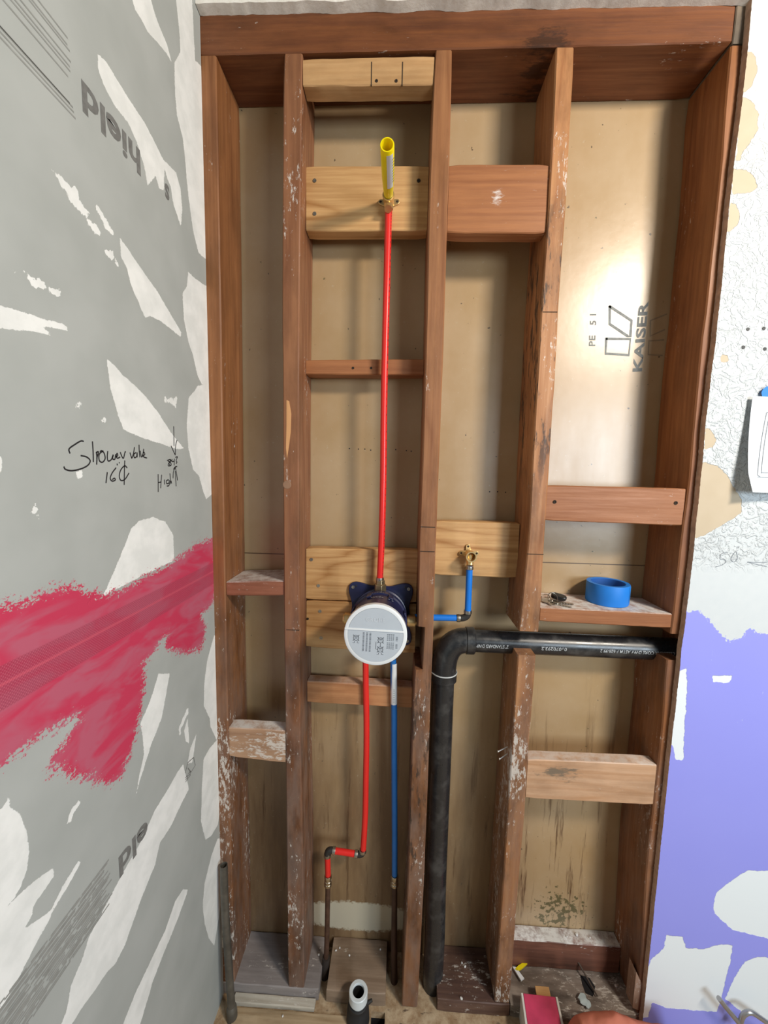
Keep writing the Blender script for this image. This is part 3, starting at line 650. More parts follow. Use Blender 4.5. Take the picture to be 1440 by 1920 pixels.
for par, y, xa, xb in (('wall_stud.001', 1181, 537, 561), ('wall_stud.002', 988, 789, 816), ('wall_stud.002', 1034, 788, 815), ('wall_stud.003', 1039, 989, 1019), ('wall_stud.003', 585, 1018, 1045)):
    p0, p1 = at(xa, y, 0), at(xb, y, 0); mb = MB(); mb.box((p0.x, -.0009, (p0.z+p1.z)/2-.0008), (p1.x, .002, (p0.z+p1.z)/2+.0006)); mb.build('saw_cut', dark_hole, bpy.data.objects[par])
# gouge and stain marks on the studs
raw = wood('raw_gouge', (.68, .36, .16), (.52, .25, .10), 'Z', seed=30, dirt=0)
for q, par in (([(537,750),(542,752),(546,775),(545,810),(542,835),(538,860),(536,840),(537,800)], 'wall_stud.001'),):
    mb = MB(); mb.prism([at(x, y, -.0008) for x, y in q], (0, .0012, 0)); mb.build('bare_gouge', raw, bpy.data.objects.get(par), smooth=False)
mb = MB(); mb.lathe([(0, .0004), (.009, .0006), (.0105, -.001)], at(538, 909, -.0004), (0, -1, 0), 18); mb.build('knot', plain('knot_wood', (.30, .17, .10), .6, scale=90), bpy.data.objects['wall_stud.001'])
blk = plain('black_stain', (.05, .035, .025), .8, vary=.5, scale=90)

# sill plates
m_p1 = wood('plate_grey', (.30, .27, .26), (.22, .19, .18), 'X', smear=.8, dirt=.3, seed=31, rings=3)
m_p2 = wood('plate_brown', (.33, .24, .17), (.22, .15, .10), 'X', smear=.5, dirt=.35, seed=32)
m_p3 = wood('plate_dark', (.15, .085, .06), (.085, .045, .035), 'X', smear=1.6, dirt=.5, seed=33)
m_p4 = wood('plate_mould', (.36, .31, .27), (.25, .20, .165), 'X', smear=1.5, dirt=.9, seed=34)
def plate(x0, x1, z0, z1, mat, label, y0=0.0, y1=.1215, name='sill_plate'):
    n = max(3, int((x1-x0)/.02)); o = lumber(name, [[Vector((x, y0, z0)), Vector((x, y1, z0)), Vector((x, y1, z1)), Vector((x, y0, z1))] for x in np.linspace(x0, x1, n+1)], mat, sd=x0*7, origin=((x0+x1)/2, (y0+y1)/2, z0), amp=.0012)
    return tag(o, label, 'plate')
p = at(597, 1856, 0).x
plate(XL-.01, p, .0005, zp-.0005, m_p1, 'grey dusty bottom plate under the two left studs')
pa_, pb_ = at(612, 1858, 0).x, at(723, 1862, 0).x
plate(pa_, pb_, .0005, zp+.002, m_p2, 'brown bottom plate section between the two copper risers')
pc_, pd_ = SX('s3R', .03)+.052, at(957, 1870, 0).x
plate(pc_, pd_, .0005, zp, m_p3, 'dark stained bottom plate section between the black drain and cut stud')
plate(pd_+.002, .655, .0005, zp, m_p4, 'mouldy dusty bottom plate section at the right end')
m_l = wood('ledger_brown', (.26, .11, .07), (.15, .06, .04), 'X', smear=1.0, dirt=.5, seed=35, topdust=.9)
zt_ = at(1050, 1738, YB).z
plate(SX('s4R', .1)+.002, SX('s5L', .1)-.002, zp+.001, zt_, m_l, 'reddish ledger with dusty top lying at the back of the right bay', .083, .1215, 'ledger')
# plank and wedge on floor left
pl = plate(at(443, 1880, -.002).x, at(592, 1880, -.002).x, .0005, .014, wood('plank_white', (.58, .54, .46), (.40, .34, .26), 'X', smear=1.5, dirt=.3, seed=36), 'whitish worn floor strip in front of the left bottom plate', -.022, -.001, 'floor_strip'); pl['category'] = 'strip'
pl = plate(-.40, -.095, .0005, .004, wood('plank_tan', (.55, .42, .27), (.36, .25, .14), 'X', dirt=.4, seed=37), 'tan splintered floor strip at the bottom edge left of the white pipe', -.075, -.024, 'floor_strip'); pl['category'] = 'strip'

# ------------------------------------------------------------------ PLUMBING
red = plain('red_tubing', (.78, .025, .02), .32, vary=.08)
blue = plain('blue_tubing', (.01, .19, .72), .35, vary=.08)
dblue = plain('blue_tubing_dark', (.015, .16, .50), .4, vary=.15)  # deeper, slightly rougher blue for the long lower pipe
blackp = plain('black_fitting', (.03, .028, .026), .4)
copper = plain('aged_copper', (.17, .095, .065), .5, .6, vary=.4, scale=60)
white = plain('white_label', (.78, .80, .80), .5)
def crimp(parent, p, axis, r=.0098, L=.008, name='crimp_ring', mat=None):
    ax = Vector(axis).normalized(); mb = MB()
    mb.lathe([(r*.8, -L/2), (r, -L/2), (r*1.04, 0), (r, L/2), (r*.8, L/2)], p, ax, 24, closed=True); return mb.build(name, mat or steel, parent)
YP = .038; R_ = .0079
# long red riser
pts = [at(x, y, YP) for x, y in [(729,388),(727.5,440),(725,540),(722.5,640),(720,760),(718.5,900),(716,1000),(713.5,1060),(712,1090)]]
red1 = empty('red_riser_pipe', pts[-1]); tag(red1, 'long red flexible pipe from the valve up to the yellow stub', 'pipe')
mb = MB(); mb.tube(crom(pts, 6), R_); mb.build('tube', red, red1)
crimp(red1, pts[0]+Vector((0, 0, -.001)), (0, 0, 1)); crimp(red1, pts[-1]+Vector((0, 0, .006)), (0, 0, 1))
# tiny printed line along the tube
mb = MB()
for i in range(70):
    f = i/70; k = f*(len(pts)-1); j = int(k); q = pts[j].lerp(pts[min(j+1, len(pts)-1)], k-j); L = random.uniform(.002, .006)
    mb.add([(q.x+.0061, q.y-.0053, q.z), (q.x+.0068, q.y-.0044, q.z), (q.x+.0068, q.y-.0044, q.z-L), (q.x+.0061, q.y-.0053, q.z-L)], [(0,1,2,3)])
mb.build('printed_line', ink, red1, smooth=False)
# drop ear elbow + yellow stub
def drop_ear(name, c, label, front, ears):
    e = empty(name, c); tag(e, label, 'elbow'); mb = MB()
    mb.lathe([(.0085, 0), (.0105, .001), (.0115, .006), (.0125, .016), (.0128, front), (.0098, front), (.0095, .012), (0, .010)], c+Vector((0, .024, 0)), (0, -1, 0), 32)
    mb.tube([c+Vector((0, .012, .0)), c+Vector((0, .008, -.012)), c+Vector((0, .002, -.024))], [.0098, .0092, .0085], 20)
    mb.build('elbow_body', brass, e)
    for d in ears:
        d = Vector(d).normalized(); mb = MB(); side = d.cross(Vector((0, 1, 0))).normalized(); ctr = c+Vector((0, .026, 0))
        out = []
        for k in range(13):
            a = -math.pi/2+math.pi*k/12; out.append(ctr+d*(.019+.0055*math.cos(a))+side*(.0055*math.sin(a)))
        out += [ctr+side*.008+d*.004, ctr-side*.008+d*.004]
        mb.prism(out, (0, -.003, 0)); mb.build('ear', brass, e, bevel=.0006)
        mb = MB(); mb.lathe([(0, 0), (.0026, 0), (.0028, -.001)], ctr+d*.019+Vector((0, -.0033, 0)), (0, -1, 0), 12); mb.build('screw_hole', dark_hole, e)
    return e
ec = at(728.5, 371, Y2-.024)
drop_ear('brass_elbow', Vector((ec.x, Y2-.028, ec.z)), 'brass drop ear elbow with side ears at the base of the yellow stub', .030, [(1, 0, .25), (-1, 0, .25)])
tip = at(726, 271, -.115)
e0 = Vector((ec.x, Y2-.034, ec.z+.001)); ax = (tip-e0); Ly = ax.length; ax.normalize()
ys_ = empty('yellow_stub_pipe', e0); tag(ys_, 'yellow open ended pipe stub sticking out from the top pine block', 'pipe')
yel = plain('yellow_plastic', (.95, .74, .005), .3, vary=.1); yel.node_tree.nodes['Principled BSDF'].inputs['Subsurface Weight'].default_value = .1
mb = MB(); mb.lathe([(.0098, 0), (.0103, .004), (.0125, .05), (.0132, Ly-.001), (.0126, Ly), (.0108, Ly), (.0104, Ly-.03), (.0098, .02), (0, .018)], e0, ax, 40); mb.build('tube', yel, ys_)
mb = MB(); u = Vector((0, 0, 1))-ax*ax.z; u.normalize(); v = ax.cross(u)
vs = []
for i in range(2):
    for k in range(9):
        a = math.radians(100+k*9); h = .035+i*.085; r = .0137 if i else .0131
        d = -u*math.cos(math.radians(-40+k*10)) + (-v if v.x < 0 else v)*math.sin(math.radians(-4+k*11))
        vs.append(e0+ax*h+d.normalized()*r)
mb.add(vs, [(k, k+1, 9+k+1, 9+k) for k in range(8)]); mb.build('sticker', white, ys_)
mb = MB()
for j in range(9):
    h = .05+j*.007; d = (-u*.55+(-v if v.x < 0 else v)*.8).normalized(); s2 = ax.cross(d)
    q = e0+ax*h+d*.01405; mb.add([q-s2*.004, q+s2*.003, q+s2*.003+ax*.0016, q-s2*.004+ax*.0016], [(0,1,2,3)])
mb.build('sticker_print', print_grey, ys_, smooth=False)

# valve
VY = Y8
vb = at(713, 1151, VY-.006); vf = at(704, 1191, -.118)
vc = Vector((vb.x, VY, vb.z))
valve = empty('shower_valve', vc); tag(valve, 'dark blue round shower valve body with a pale grey protective cap', 'valve')
navy = plain('navy_plastic', (.018, .022, .075), .33, vary=.3, scale=40)
out = []; pr = []
for k in range(96):
    a = 2*math.pi*k/96; ear = max(0, abs(math.sin(2*a)))**5; r = .074+.034*ear
    out.append((r*math.cos(a), r*math.sin(a)))
mb = MB(); mb.prism([vc+Vector((x, -.0005, z)) for x, z in out], (0, -.007, 0)); mb.build('mounting_plate', navy, valve, bevel=.0015)
axv = Vector((vf.x-vc.x, vf.y-vc.y, vf.z-vc.z)); axv = Vector((0, -1, 0)); Lv = vc.y-vf.y
fz = vf - Vector((0, 0, 0)); axx = (Vector((vf.x, vf.y, vf.z))-vc).normalized()
Lb = (vf-vc).length
mb = MB(); mb.lathe([(.060, .004), (.066, .006), (.0670, .03), (.0625, .032), (.0625, .05), (.0670, .052), (.0670, .075), (.0635, .078), (.0615, Lb-.022), (.055, Lb-.02)], vc, axx, 72); mb.build('valve_body', navy, valve)
for a in range(0, 360, 45):
    r = math.radians(a+20); uu = Vector((1, 0, 0)); ww = axx.cross(uu).normalized(); d = uu*math.cos(r)+ww*math.sin(r); s2 = axx.cross(d)
    q = vc+axx*.06+d*.0640; mb = MB(); pts4 = [q-s2*.006, q+s2*.006, q+s2*.006+axx*.045, q-s2*.006+axx*.045]; mb.prism(pts4, d*.004); mb.build('rib', navy, valve, bevel=.001)
# embossed pale lettering on the body's upper side
mb = MB(); mb2 = MB(); navy_l = plain('worn_light_marks', (.45, .47, .55), .5)
for a0 in (-14, -9, -4, 2, 8, 22, 30):
    r = math.radians(a0); up = Vector((0, 0, 1)); d = (up*math.cos(r)+Vector((1, 0, 0))*math.sin(r)); s2 = Vector((math.cos(r), 0, -math.sin(r)))
    q = vc+axx*(.066)+d*.0676; mb.add([q-s2*.0016, q+s2*.0016, q+s2*.0016+axx*.0022, q-s2*.0016+axx*.0022], [(0,1,2,3)])
    q = vc+axx*(.10)+d*.0645; mb2.add([q-s2*.0022, q+s2*.0022, q+s2*.0022+axx*.004, q-s2*.0022+axx*.004], [(0,1,2,3)])
mb.build('embossed_lettering', navy_l, valve, smooth=False); mb2.build('embossed_lettering', navy_l, valve, smooth=False)
for sx in (-1, 1):
    for sz in (-1, 1):
        for (du, dv, rr, mt) in ((.0, .0, .0042, steel), (.008, .006, .0022, blackp)):
            q = vc+Vector((sx*(.070-du), -.0076, sz*(.068+dv*.6))); mb = MB(); mb.lathe([(0, .0008), (rr*.4, .0008), (rr*.5, .0016), (rr, .0014), (rr, 0)], q, (0, -1, 0), 16); mb.build('plate_screw', mt, valve)
for sx in (-1, 1):
    q = vc+Vector((sx*.045, -.030, -.006)); mb = MB(); mb.lathe([(.0125, 0), (.0125, .024), (.0145, .025), (.0145, .042), (.011, .043), (.010, .046)], q, (sx, 0, 0), 28); mb.build('side_port', brass, valve)
tp = at(713, 1098, YP); mb = MB(); mb.lathe([(.0155, -.02), (.0155, .004), (.0118, .005), (.0118, .014), (.0098, .015), (.0098, .02)], Vector((tp.x, tp.y, tp.z)), (0, 0, 1), 6); mb.build('top_connector', plain('dull_brass', (.50, .40, .24), .35, .9, vary=.3), valve, bevel=.001)
# cap: disc at front
capg = plain('cap_grey', (.50, .55, .60), .42, vary=.05); capw = plain('cap_white', (.80, .83, .84), .35, vary=.04)
RC = .0660; cf = vf
capn = (axx*.55+Vector((0, -1, 0))*.45).normalized(); capn = Vector((0, -1, 0))
mb = MB(); mb.lathe([(.054, -.020), (RC-.002, -.018), (RC, -.012), (RC, -.001), (RC-.0015, 0), (RC-.0075, 0), (RC-.008, -.0018), (0, -.0018)], cf, capn, 96)
cap = mb.build('protective_cap', capw, valve)
face = MB(); out_t, out_b = [], []
rin = RC-.008
X_, Z_ = Vector((1, 0, 0)), Vector((0, 0, 1))
rot = math.radians(-1.5); X_ = Vector((math.cos(rot), 0, math.sin(rot))); Z_ = Vector((-math.sin(rot), 0, math.cos(rot)))
zdiv = .0130
a0 = math.asin(zdiv/rin); 
out_t = [cf+X_*(rin*math.cos(a))+Z_*(rin*math.sin(a))+Vector((0, -.0004+.0, 0)) for a in np.linspace(a0, math.pi-a0, 40)]
a1 = math.asin((zdiv-.004)/rin)
out_b = [cf+X_*(rin*math.cos(a))+Z_*(rin*math.sin(a))+Vector((0, -.0002, 0)) for a in np.linspace(math.pi-a1, 2*math.pi+a1, 60)]
mb = MB(); mb.prism(out_t, (0, .0014, 0)); mb.prism(out_b, (0, .0014, 0)); mb.build('cap_face', capg, cap, smooth=False)
mb = MB(); q0 = cf+Z_*(zdiv-.002); mb.prism([q0-X_*(RC-.001)-Z_*.002, q0+X_*(rin+.001)-Z_*.002, q0+X_*(rin+.001)+Z_*.002, q0-X_*(RC-.001)+Z_*.002], (0, -.0018, 0)); mb.build('cap_divider', capw, cap, bevel=.0004)
text_mesh('embossed_word', 'GROHE', plain('embossed_grey', (.62, .66, .70), .35), cap, cf-X_*.0215+Z_*.029+Vector((0, -.0009, 0)), X_, Z_, length=.040, bold=.01, height=.0125)
mb = MB(); NR = (0, -1, 0)
def cl(pts, w=.0007): mb.ribbon([cf+X_*x+Z_*z+Vector((0, -.0008, 0)) for x, z in pts], w, NR)
def diagram(cx, cz, s=1.0):
    cl([(cx+.0055*s*math.cos(a), cz+.0055*s*math.sin(a)) for a in np.linspace(0, 2*math.pi, 17)], .0009)
    for k in range(4):
        a = math.pi/4+k*math.pi/2; cl([(cx+.0055*s*math.cos(a), cz+.0055*s*math.sin(a)), (cx+.009*s*math.cos(a), cz+.009*s*math.sin(a))], .0012)
    cl([(cx-.003*s, cz+.002), (cx+.003*s, cz+.002)], .0016); cl([(cx-.003*s, cz-.001), (cx+.003*s, cz-.001)], .0008)
diagram(-.040, -.008); diagram(.0115, -.010); diagram(.0115, -.030)
cl([(-.043, -.015), (-.043, -.019), (-.047, -.019)]); cl([(-.037, -.015), (-.037, -.019), (-.033, -.019)]); cl([(.002, -.014), (.002, -.030), (.006, -.030)]); cl([(.0115, -.016), (.0115, -.024)])
cl([(.0085, -.037), (.0085, -.041), (.0045, -.041)]); cl([(.0145, -.037), (.0145, -.041), (.0185, -.041)])
for cx in (-.0245, -.0175, -.0105):
    for k in range(15): cl([(cx-.0017, .004-k*.0028), (cx+.0017, .004-k*.0028)], .0012)
for cx in (.026, .030, .034, .038):
    for k in range(13):
        if k != 6: cl([(cx-.0012, .004-k*.0026), (cx+.0012, .004-k*.0026)], .001)
for k in range(4): cl([(.043, -.001-k*.0026), (.047, -.001-k*.0026)], .001); cl([(.043, -.017-k*.0026), (.047, -.017-k*.0026)], .001)
mb.build('cap_print', plain('cap_ink', (.10, .11, .13), .6), cap, smooth=False)

# lower red pipe with two elbows down to copper
LY = .062
def coupling(parent, p, flip=1):
    mb = MB(); mb.lathe([(.0092, .012), (.0102, .010), (.0102, .004), (.0085, .003), (.0085, -.003), (.0098, -.004), (.0098, -.011), (.0108, -.012), (.0108, -.018), (.0075, -.020)], p, (0, 0, 1), 24); return mb.build('coupling', plain('nickel_brass', (.62, .55, .42), .25, 1, vary=.3), parent)
q = [at(x, y, LY) for x, y in [(685.5,1238),(686,1290),(687,1340),(687,1400),(686,1460),(685,1520),(683,1560),(681,1592)]]
rp = empty('red_supply_pipe', q[-1]); tag(rp, 'lower red pipe with two black elbows running down from the valve', 'pipe')
mb = MB(); mb.tube(crom(q, 6), R_); mb.build('tube', red, rp)
cA = at(680, 1603, LY); cB = at(614, 1593, LY)
cA.y = cB.y = LY; dv = (cB-cA).normalized()
mb = MB(); mb.tube(arc(cA+Vector((0, 0, .013)), cA, cA+dv*.014), .0085, 18); mb.build('elbow', blackp, rp)
mb = MB(); mb.tube(arc(cB-dv*.014, cB, cB+Vector((0, 0, -.013))), .0085, 18); mb.build('elbow', blackp, rp)
mb = MB(); mb.tube([cA+dv*.016, cB-dv*.016], R_); mb.build('tube', red, rp)
cC = at(615, 1640, LY); mb = MB(); mb.tube([cB+Vector((0, 0, -.014)), Vector((cC.x, LY, cC.z))], R_); mb.build('tube', red, rp)
crimp(rp, cA+Vector((0, 0, .013)), (0, 0, 1)); crimp(rp, cA+dv*.018, dv); crimp(rp, cB-dv*.018, dv); crimp(rp, cB+Vector((0, 0, -.016)), (0, 0, 1))
coupling(rp, at(615, 1648, LY))
cp = empty('copper_riser', at(609, 1850, LY)); tag(cp, 'dull copper riser pipe under the red pipe, left of the pair', 'pipe')
mb = MB(); mb.tube(crom([at(615,1660,LY), at(614,1710,LY), at(613,1760,LY), at(611,1800,LY-.004), at(607,1860,LY-.01)], 4), .0070); mb.build('tube', copper, cp)
mb = MB(); mb.tube([at(611.5,1795,LY-.004), at(607,1865,LY-.012)], [.0105, .0115]); mb.build('pipe_sleeve', plain('dark_sleeve', (.03, .022, .018), .7), cp)
# blue supply
q = [at(x, y, LY) for x, y in [(737,1236),(738,1290),(739,1340),(739,1400),(739.5,1480),(740,1560),(740,1640)]]
bp = empty('blue_supply_pipe', q[-1]); tag(bp, 'long blue pipe running down from the valve with a white sticker at top', 'pipe')
mb = MB(); mb.tube(crom(q, 5), R_); mb.build('tube', dblue, bp)
mb = MB(); mb.tube([at(738,1243,LY), at(738.6,1319,LY)], R_+.0004, 24, caps=False); mb.build('sticker', white, bp)
mb = MB()
for j in range(8):
    a_ = at(738.5, 1290+j*3.4, LY); mb.add([(a_.x-.0015, LY-R_-.0006, a_.z), (a_.x+.0025, LY-R_-.0004, a_.z), (a_.x+.0025, LY-R_-.0004, a_.z-.0012), (a_.x-.0015, LY-R_-.0006, a_.z-.0012)], [(0,1,2,3)])
mb.build('sticker_print', print_grey, bp, smooth=False)
coupling(bp, at(740, 1648, LY)); 
cp2 = empty('copper_riser', at(740, 1860, LY)); tag(cp2, 'dark copper riser pipe under the blue pipe, beside the long stud', 'pipe')
mb = MB(); mb.tube([at(740,1660,LY), at(739,1760,LY), at(739,1870,LY-.01)], [.0072, .0085, .0095]); mb.build('tube', plain('dark_copper', (.10, .055, .04), .55, .5, vary=.4), cp2)
mb = MB(); 
# short blue run to outlet
BYY = .052
cE = at(873, 1160, BYY); cE.y = BYY
bo = empty('blue_outlet_pipe', cE); tag(bo, 'short bright blue pipe with black elbow feeding the brass outlet', 'pipe')
x_in = at(800, 1158, BYY).x; topb = at(880.5, 1062, BYY)
dz = cE.z
mb = MB(); mb.tube([Vector((x_in-.03, BYY, at(800,1158,BYY).z)), Vector((cE.x-.017, BYY, cE.z+.001))], R_); mb.build('tube', blue, bo)
mb = MB(); mb.tube(arc(Vector((cE.x-.016, BYY, cE.z+.001)), Vector((at(877,1160,BYY).x, BYY, cE.z+.001)), Vector((at(877,1150,BYY).x, BYY, cE.z+.016))), .0086, 18); mb.build('elbow', blackp, bo)
e1 = Vector((at(877,1150,BYY).x, BYY, cE.z+.016))
mb = MB(); mb.tube([e1, Vector((topb.x, BYY, topb.z))], R_); mb.build('tube', blue, bo)
crimp(bo, Vector((cE.x-.018, BYY, cE.z+.001)), (1, 0, 0)); crimp(bo, e1+Vector((0, 0, .002)), (0, 0, 1)); crimp(bo, Vector((topb.x, BYY, topb.z-.003)), (0, 0, 1))
ec2 = at(882, 1042, .04)
drop_ear('brass_elbow', Vector((ec2.x, Y8-.028, ec2.z)), 'brass drop ear elbow with open threaded mouth on the pine block', .036, [(-1, 0, .1), (1, 0, .1), (-.15, 0, 1)])

# ABS drain
AY = .066; RA = .0275
t = NT('abs_black'); n = t.noise(t.pos, 22, 5, .65); c = t.mix(t.ramp(n, .5, .75), (.018, .019, .021), (.075, .073, .07)); abs_m = t.done(c, t.ramp(n, .3, .7, .2, .42), 0, .6)
abs_pts_v = [at(x, y, Y) for x, y, Y in [(808,1900,AY-.012), (815,1760,AY-.008), (818,1640,AY-.004), (827,1400,AY), (832,1262,AY)]]
hl = at(905, 1202, AY); hr = at(1290, 1208, AY); zr_ = hl.z
drain = empty('black_drain_pipe', abs_pts_v[0]); tag(drain, 'thick black plastic drain pipe bending from vertical to horizontal', 'pipe')
mb = MB(); mb.tube(crom(abs_pts_v, 5), RA, 40); mb.build('vertical_pipe', abs_m, drain)
xr_end = SX('s5L', 1.05)+.07
mb = MB(); mb.tube([Vector((hl.x-.035, AY, zr_)), Vector((xr_end, AY, zr_-.001))], RA, 40); mb.build('horizontal_pipe', abs_m, drain)
vt = Vector((abs_pts_v[-1].x, AY, abs_pts_v[-1].z)); cn = Vector((vt.x, AY, zr_))
hpnt = Vector((at(878,1200,AY).x, AY, zr_))
mb = MB(); mb.tube(arc(vt+Vector((0, 0, -.002)), cn+Vector((-.004, 0, .004)), hpnt, 16), RA+.004, 40); mb.build('elbow', abs_m, drain)
mb = MB(); mb.tube([hpnt+Vector((-.006, 0, 0)), hpnt+Vector((.012, 0, 0)), hpnt+Vector((.014, 0, 0))], [RA+.0065, RA+.0065, RA+.005], 40); mb.build('hub', abs_m, drain)
mb = MB(); mb.tube([vt+Vector((0, 0, .004)), vt+Vector((0, 0, -.016))], RA+.0058, 40); mb.build('hub', abs_m, drain)
mb = MB(); mb.lathe([(RA+.0050, 0), (RA+.0068, 0), (RA+.0068, .0025), (RA+.0050, .0025)], vt+Vector((0, 0, .0045)), (0, 0, 1), 40, closed=True); mb.build('paint_ring', plain('pipe_white_ring', (.60, .62, .62), .6), drain)
prt = plain('pipe_print', (.55, .58, .60), .6, vary=.5, scale=200)
def pipe_text(body, xr, xl, dz=.002):
    A = at(xr, 1203, AY-RA); B = at(xl, 1203, AY-RA); zc_ = zr_+dz
    o = text_mesh('printed_text', body, prt, drain, (0, 0, 0), (-1, 0, 0), (0, 0, -1), length=abs(A.x-B.x), bold=.02, height=.0125)
    for v_ in o.data.vertices:
        z2 = v_.co.z; th = z2/RA; v_.co = Vector((v_.co.x+A.x, AY-(RA+.0005)*math.cos(th+.05), zc_+(RA+.0005)*math.sin(th+.05)))
    return o
pipe_text('CELLULAR CORE DWV ASTM F 628-99 2', 1268, 1127); pipe_text('01070293.2', 1064, 1016); pipe_text('2" STANDARD DWP', 954, 894)
# black saddle between the cut stud and pipe
# upright grey tube at the left
con = empty('grey_tube', at(438, 1915, -.045)); tag(con, 'old dull grey metal tube leaning against the leftmost stud', 'pipe')
galv = plain('galvanised', (.16, .145, .12), .5, .5, vary=.4, scale=45)
cpts = [at(419.5, 1622, -.022), at(422, 1700, -.028), at(428, 1800, -.036), at(434, 1885, -.042)]
mb = MB(); mb.tube(crom(cpts, 4), [.0095]*0 or .0095, 24, caps=False)
mb.lathe([(.0085, -.03), (.0095, 0), (.0078, .0), (.0078, -.03)], cpts[0], (cpts[0]-cpts[1]).normalized(), 24); mb.build('tube', galv, con)
mb = MB(); mb.lathe([(.0097, 0), (.0125, -.006), (.0135, -.02), (.0135, -.05)], cpts[-1], (cpts[0]-cpts[-1]).normalized(), 24); mb.build('flared_foot', galv, con)
# white flange pipe
wz = .085; wp_ = atZ(672, 1858, wz)
wpz = empty('white_pipe_stub', (wp_.x, wp_.y, 0)); tag(wpz, 'white plastic pipe stub with open mouth in a black rubber sleeve', 'pipe')
mb = MB(); mb.lathe([(.0135, 0), (.0135, -.02), (.0150, -.02), (.0150, 0)], (0, 0, 0), (0, 0, 1), 4)
mb = MB(); mb.lathe([(.0145, -.005), (.0145, 0), (.0155, .0015), (.0225, .0015), (.0240, 0), (.0240, -.022), (.022, -.024), (.020, -.03), (.0165, -.03), (.0165, -.005)], (wp_.x, wp_.y, wz), (0, 0, 1), 40, closed=True); mb.build('white_collar', plain('white_pvc', (.74, .80, .82), .35), wpz)
mb = MB(); mb.lathe([(.0, -.055), (.0145, -.055), (.0145, -.0052), (.0160, -.0052), (.0160, -.031), (.0230, -.031), (.0245, -.032), (.0245, -.045), (.028, -.05), (.030, -wz+.001), (0, -wz+.001)], (wp_.x, wp_.y, wz), (0, 0, 1), 40); mb.build('rubber_sleeve', plain('black_rubber', (.02, .02, .022), .6, vary=.4), wpz)
mb = MB(); mb.tube([Vector((wp_.x+.022, wp_.y+.0, wz-.035)), Vector((wp_.x+.036, wp_.y+.004, wz-.030))], [.005, .0035], 12); mb.build('clamp_screw', blackp, wpz)

# ------------------------------------------------------------------ THINGS ON THE SHELF
sz = None
bb = [shelf.matrix_world @ v.co for v in shelf.data.vertices]; sz = at(1130, 1144, 0.002).z
sz = max((shelf.location.z+v.co.z) for v in shelf.data.vertices if abs(shelf.location.x+v.co.x-at(1140,1144,0).x) < .03)+.0004
tc = at(1140, 1107, .068); tx = tc.x
tape_b = plain('painters_tape_blue', (.01, .21, .72), .55, vary=.08)
RT, HT = .0475, .049
tp_ = empty('tape_roll', (tx, .071, sz)); tag(tp_, 'roll of blue painters tape lying flat on the dusty shelf block', 'tape')
mb = MB(); mb.lathe([(.0385, 0), (RT, 0), (RT+.0004, .001), (RT+.0004, HT-.001), (RT, HT), (.0385, HT)], (tx, .071, sz), (0, 0, 1), 64, closed=True); mb.build('tape_winding', tape_b, tp_)
mb = MB(); mb.lathe([(.0372, .0005), (.0384, .0005), (.0384, HT-.0008), (.0372, HT-.0008)], (tx, .071, sz), (0, 0, 1), 64, closed=True); mb.build('core', plain('tape_core', (.02, .12, .45), .6), tp_)
mb = MB(); aa = math.radians(-38); d = Vector((math.cos(aa), math.sin(aa), 0)); s2 = Vector((-d.y, d.x, 0)); q = Vector((tx, .071, sz))+d*(RT+.0008)
mb.prism([q-s2*.004+Vector((0, 0, .012)), q+s2*.001+Vector((0, 0, .004)), q+s2*.004+Vector((0, 0, HT-.002)), q-s2*.003+Vector((0, 0, HT-.002))], d*.0004); mb.build('tape_end', plain('tape_end_blue', (.03, .30, .80), .5), tp_)
# keys
kc = at(1043, 1118, .045); kc.z = sz
kr = empty('key_bunch', kc); tag(kr, 'bunch of keys with black car fob on the shelf beside the cut stud', 'keys')
nick = plain('key_nickel', (.42, .38, .32), .3, 1, vary=.3, scale=90)
def ring(c, r, nrm, rr=.0009):
    nrm = Vector(nrm).normalized(); u = nrm.orthogonal().normalized(); v = nrm.cross(u)
    mb = MB(); mb.tube([Vector(c)+u*r*math.cos(a)+v*r*math.sin(a) for a in np.linspace(0, 2*math.pi, 33)], rr, 8); return mb
K = lambda x, y, z: Vector((kc.x+x, kc.y+y, sz+z))
mb = ring(K(-.008, .0, .012), .0125, (.2, -1, .55)); mb.build('key_ring', nick, kr)
mb = ring(K(-.022, .01, .009), .010, (-.5, -.5, 1)); mb.build('key_ring', nick, kr)
fa, fb_ = K(-.004, .022, .013), K(.030, .006, .008); fd = (fb_-fa).normalized(); fs_ = fd.cross(Vector((0, -.35, 1))).normalized(); fn = fs_.cross(fd)
out = [fa+fd*x+fs_*y for x, y in [(0,-.005),(.006,-.009),(.026,-.0095),(.034,-.006),(.036,0),(.034,.006),(.026,.0095),(.006,.009),(0,.005)]]
mb = MB(); mb.prism([p-fn*.005 for p in out], fn*.010); mb.build('car_fob', plain('fob_black', (.012, .012, .012), .3), kr, bevel=.0025, seg=3)
def key(base, d, hr=.0095, L=.03, up=(0, 0, 1)):
    d = Vector(d).normalized(); s = Vector(up).cross(d).normalized(); n = d.cross(s); out = []
    b_ = Vector(base)
    for k in range(15):
        a = math.radians(35+k*290/14); out.append(b_+d*(hr*math.cos(a))+s*(hr*math.sin(a)))
    n0 = 10; out += [b_+d*hr-s*.0035]
    for k in range(n0): out += [b_+d*(hr+L*(k+.5)/n0)-s*(.0035-(.0016 if k % 2 else 0))]
    out += [b_+d*(hr+L)+s*0, b_+d*(hr+L-.003)+s*.0035, b_+d*hr+s*.0035]
    mb = MB(); mb.prism([p-n*.0009 for p in out], n*.0018); return mb
key(K(-.010, -.014, .0022), (.75, -.5, .0)).build('key', nick, kr)
key(K(-.003, -.008, .0042), (1, -.22, -.03)).build('key', nick, kr)
key(K(-.024, -.004, .0045), (.1, -1, -.05), .011, .014).build('key', nick, kr)
key(K(-.018, .012, .003), (1, .15, 0), .010, .03).build('key', nick, kr)
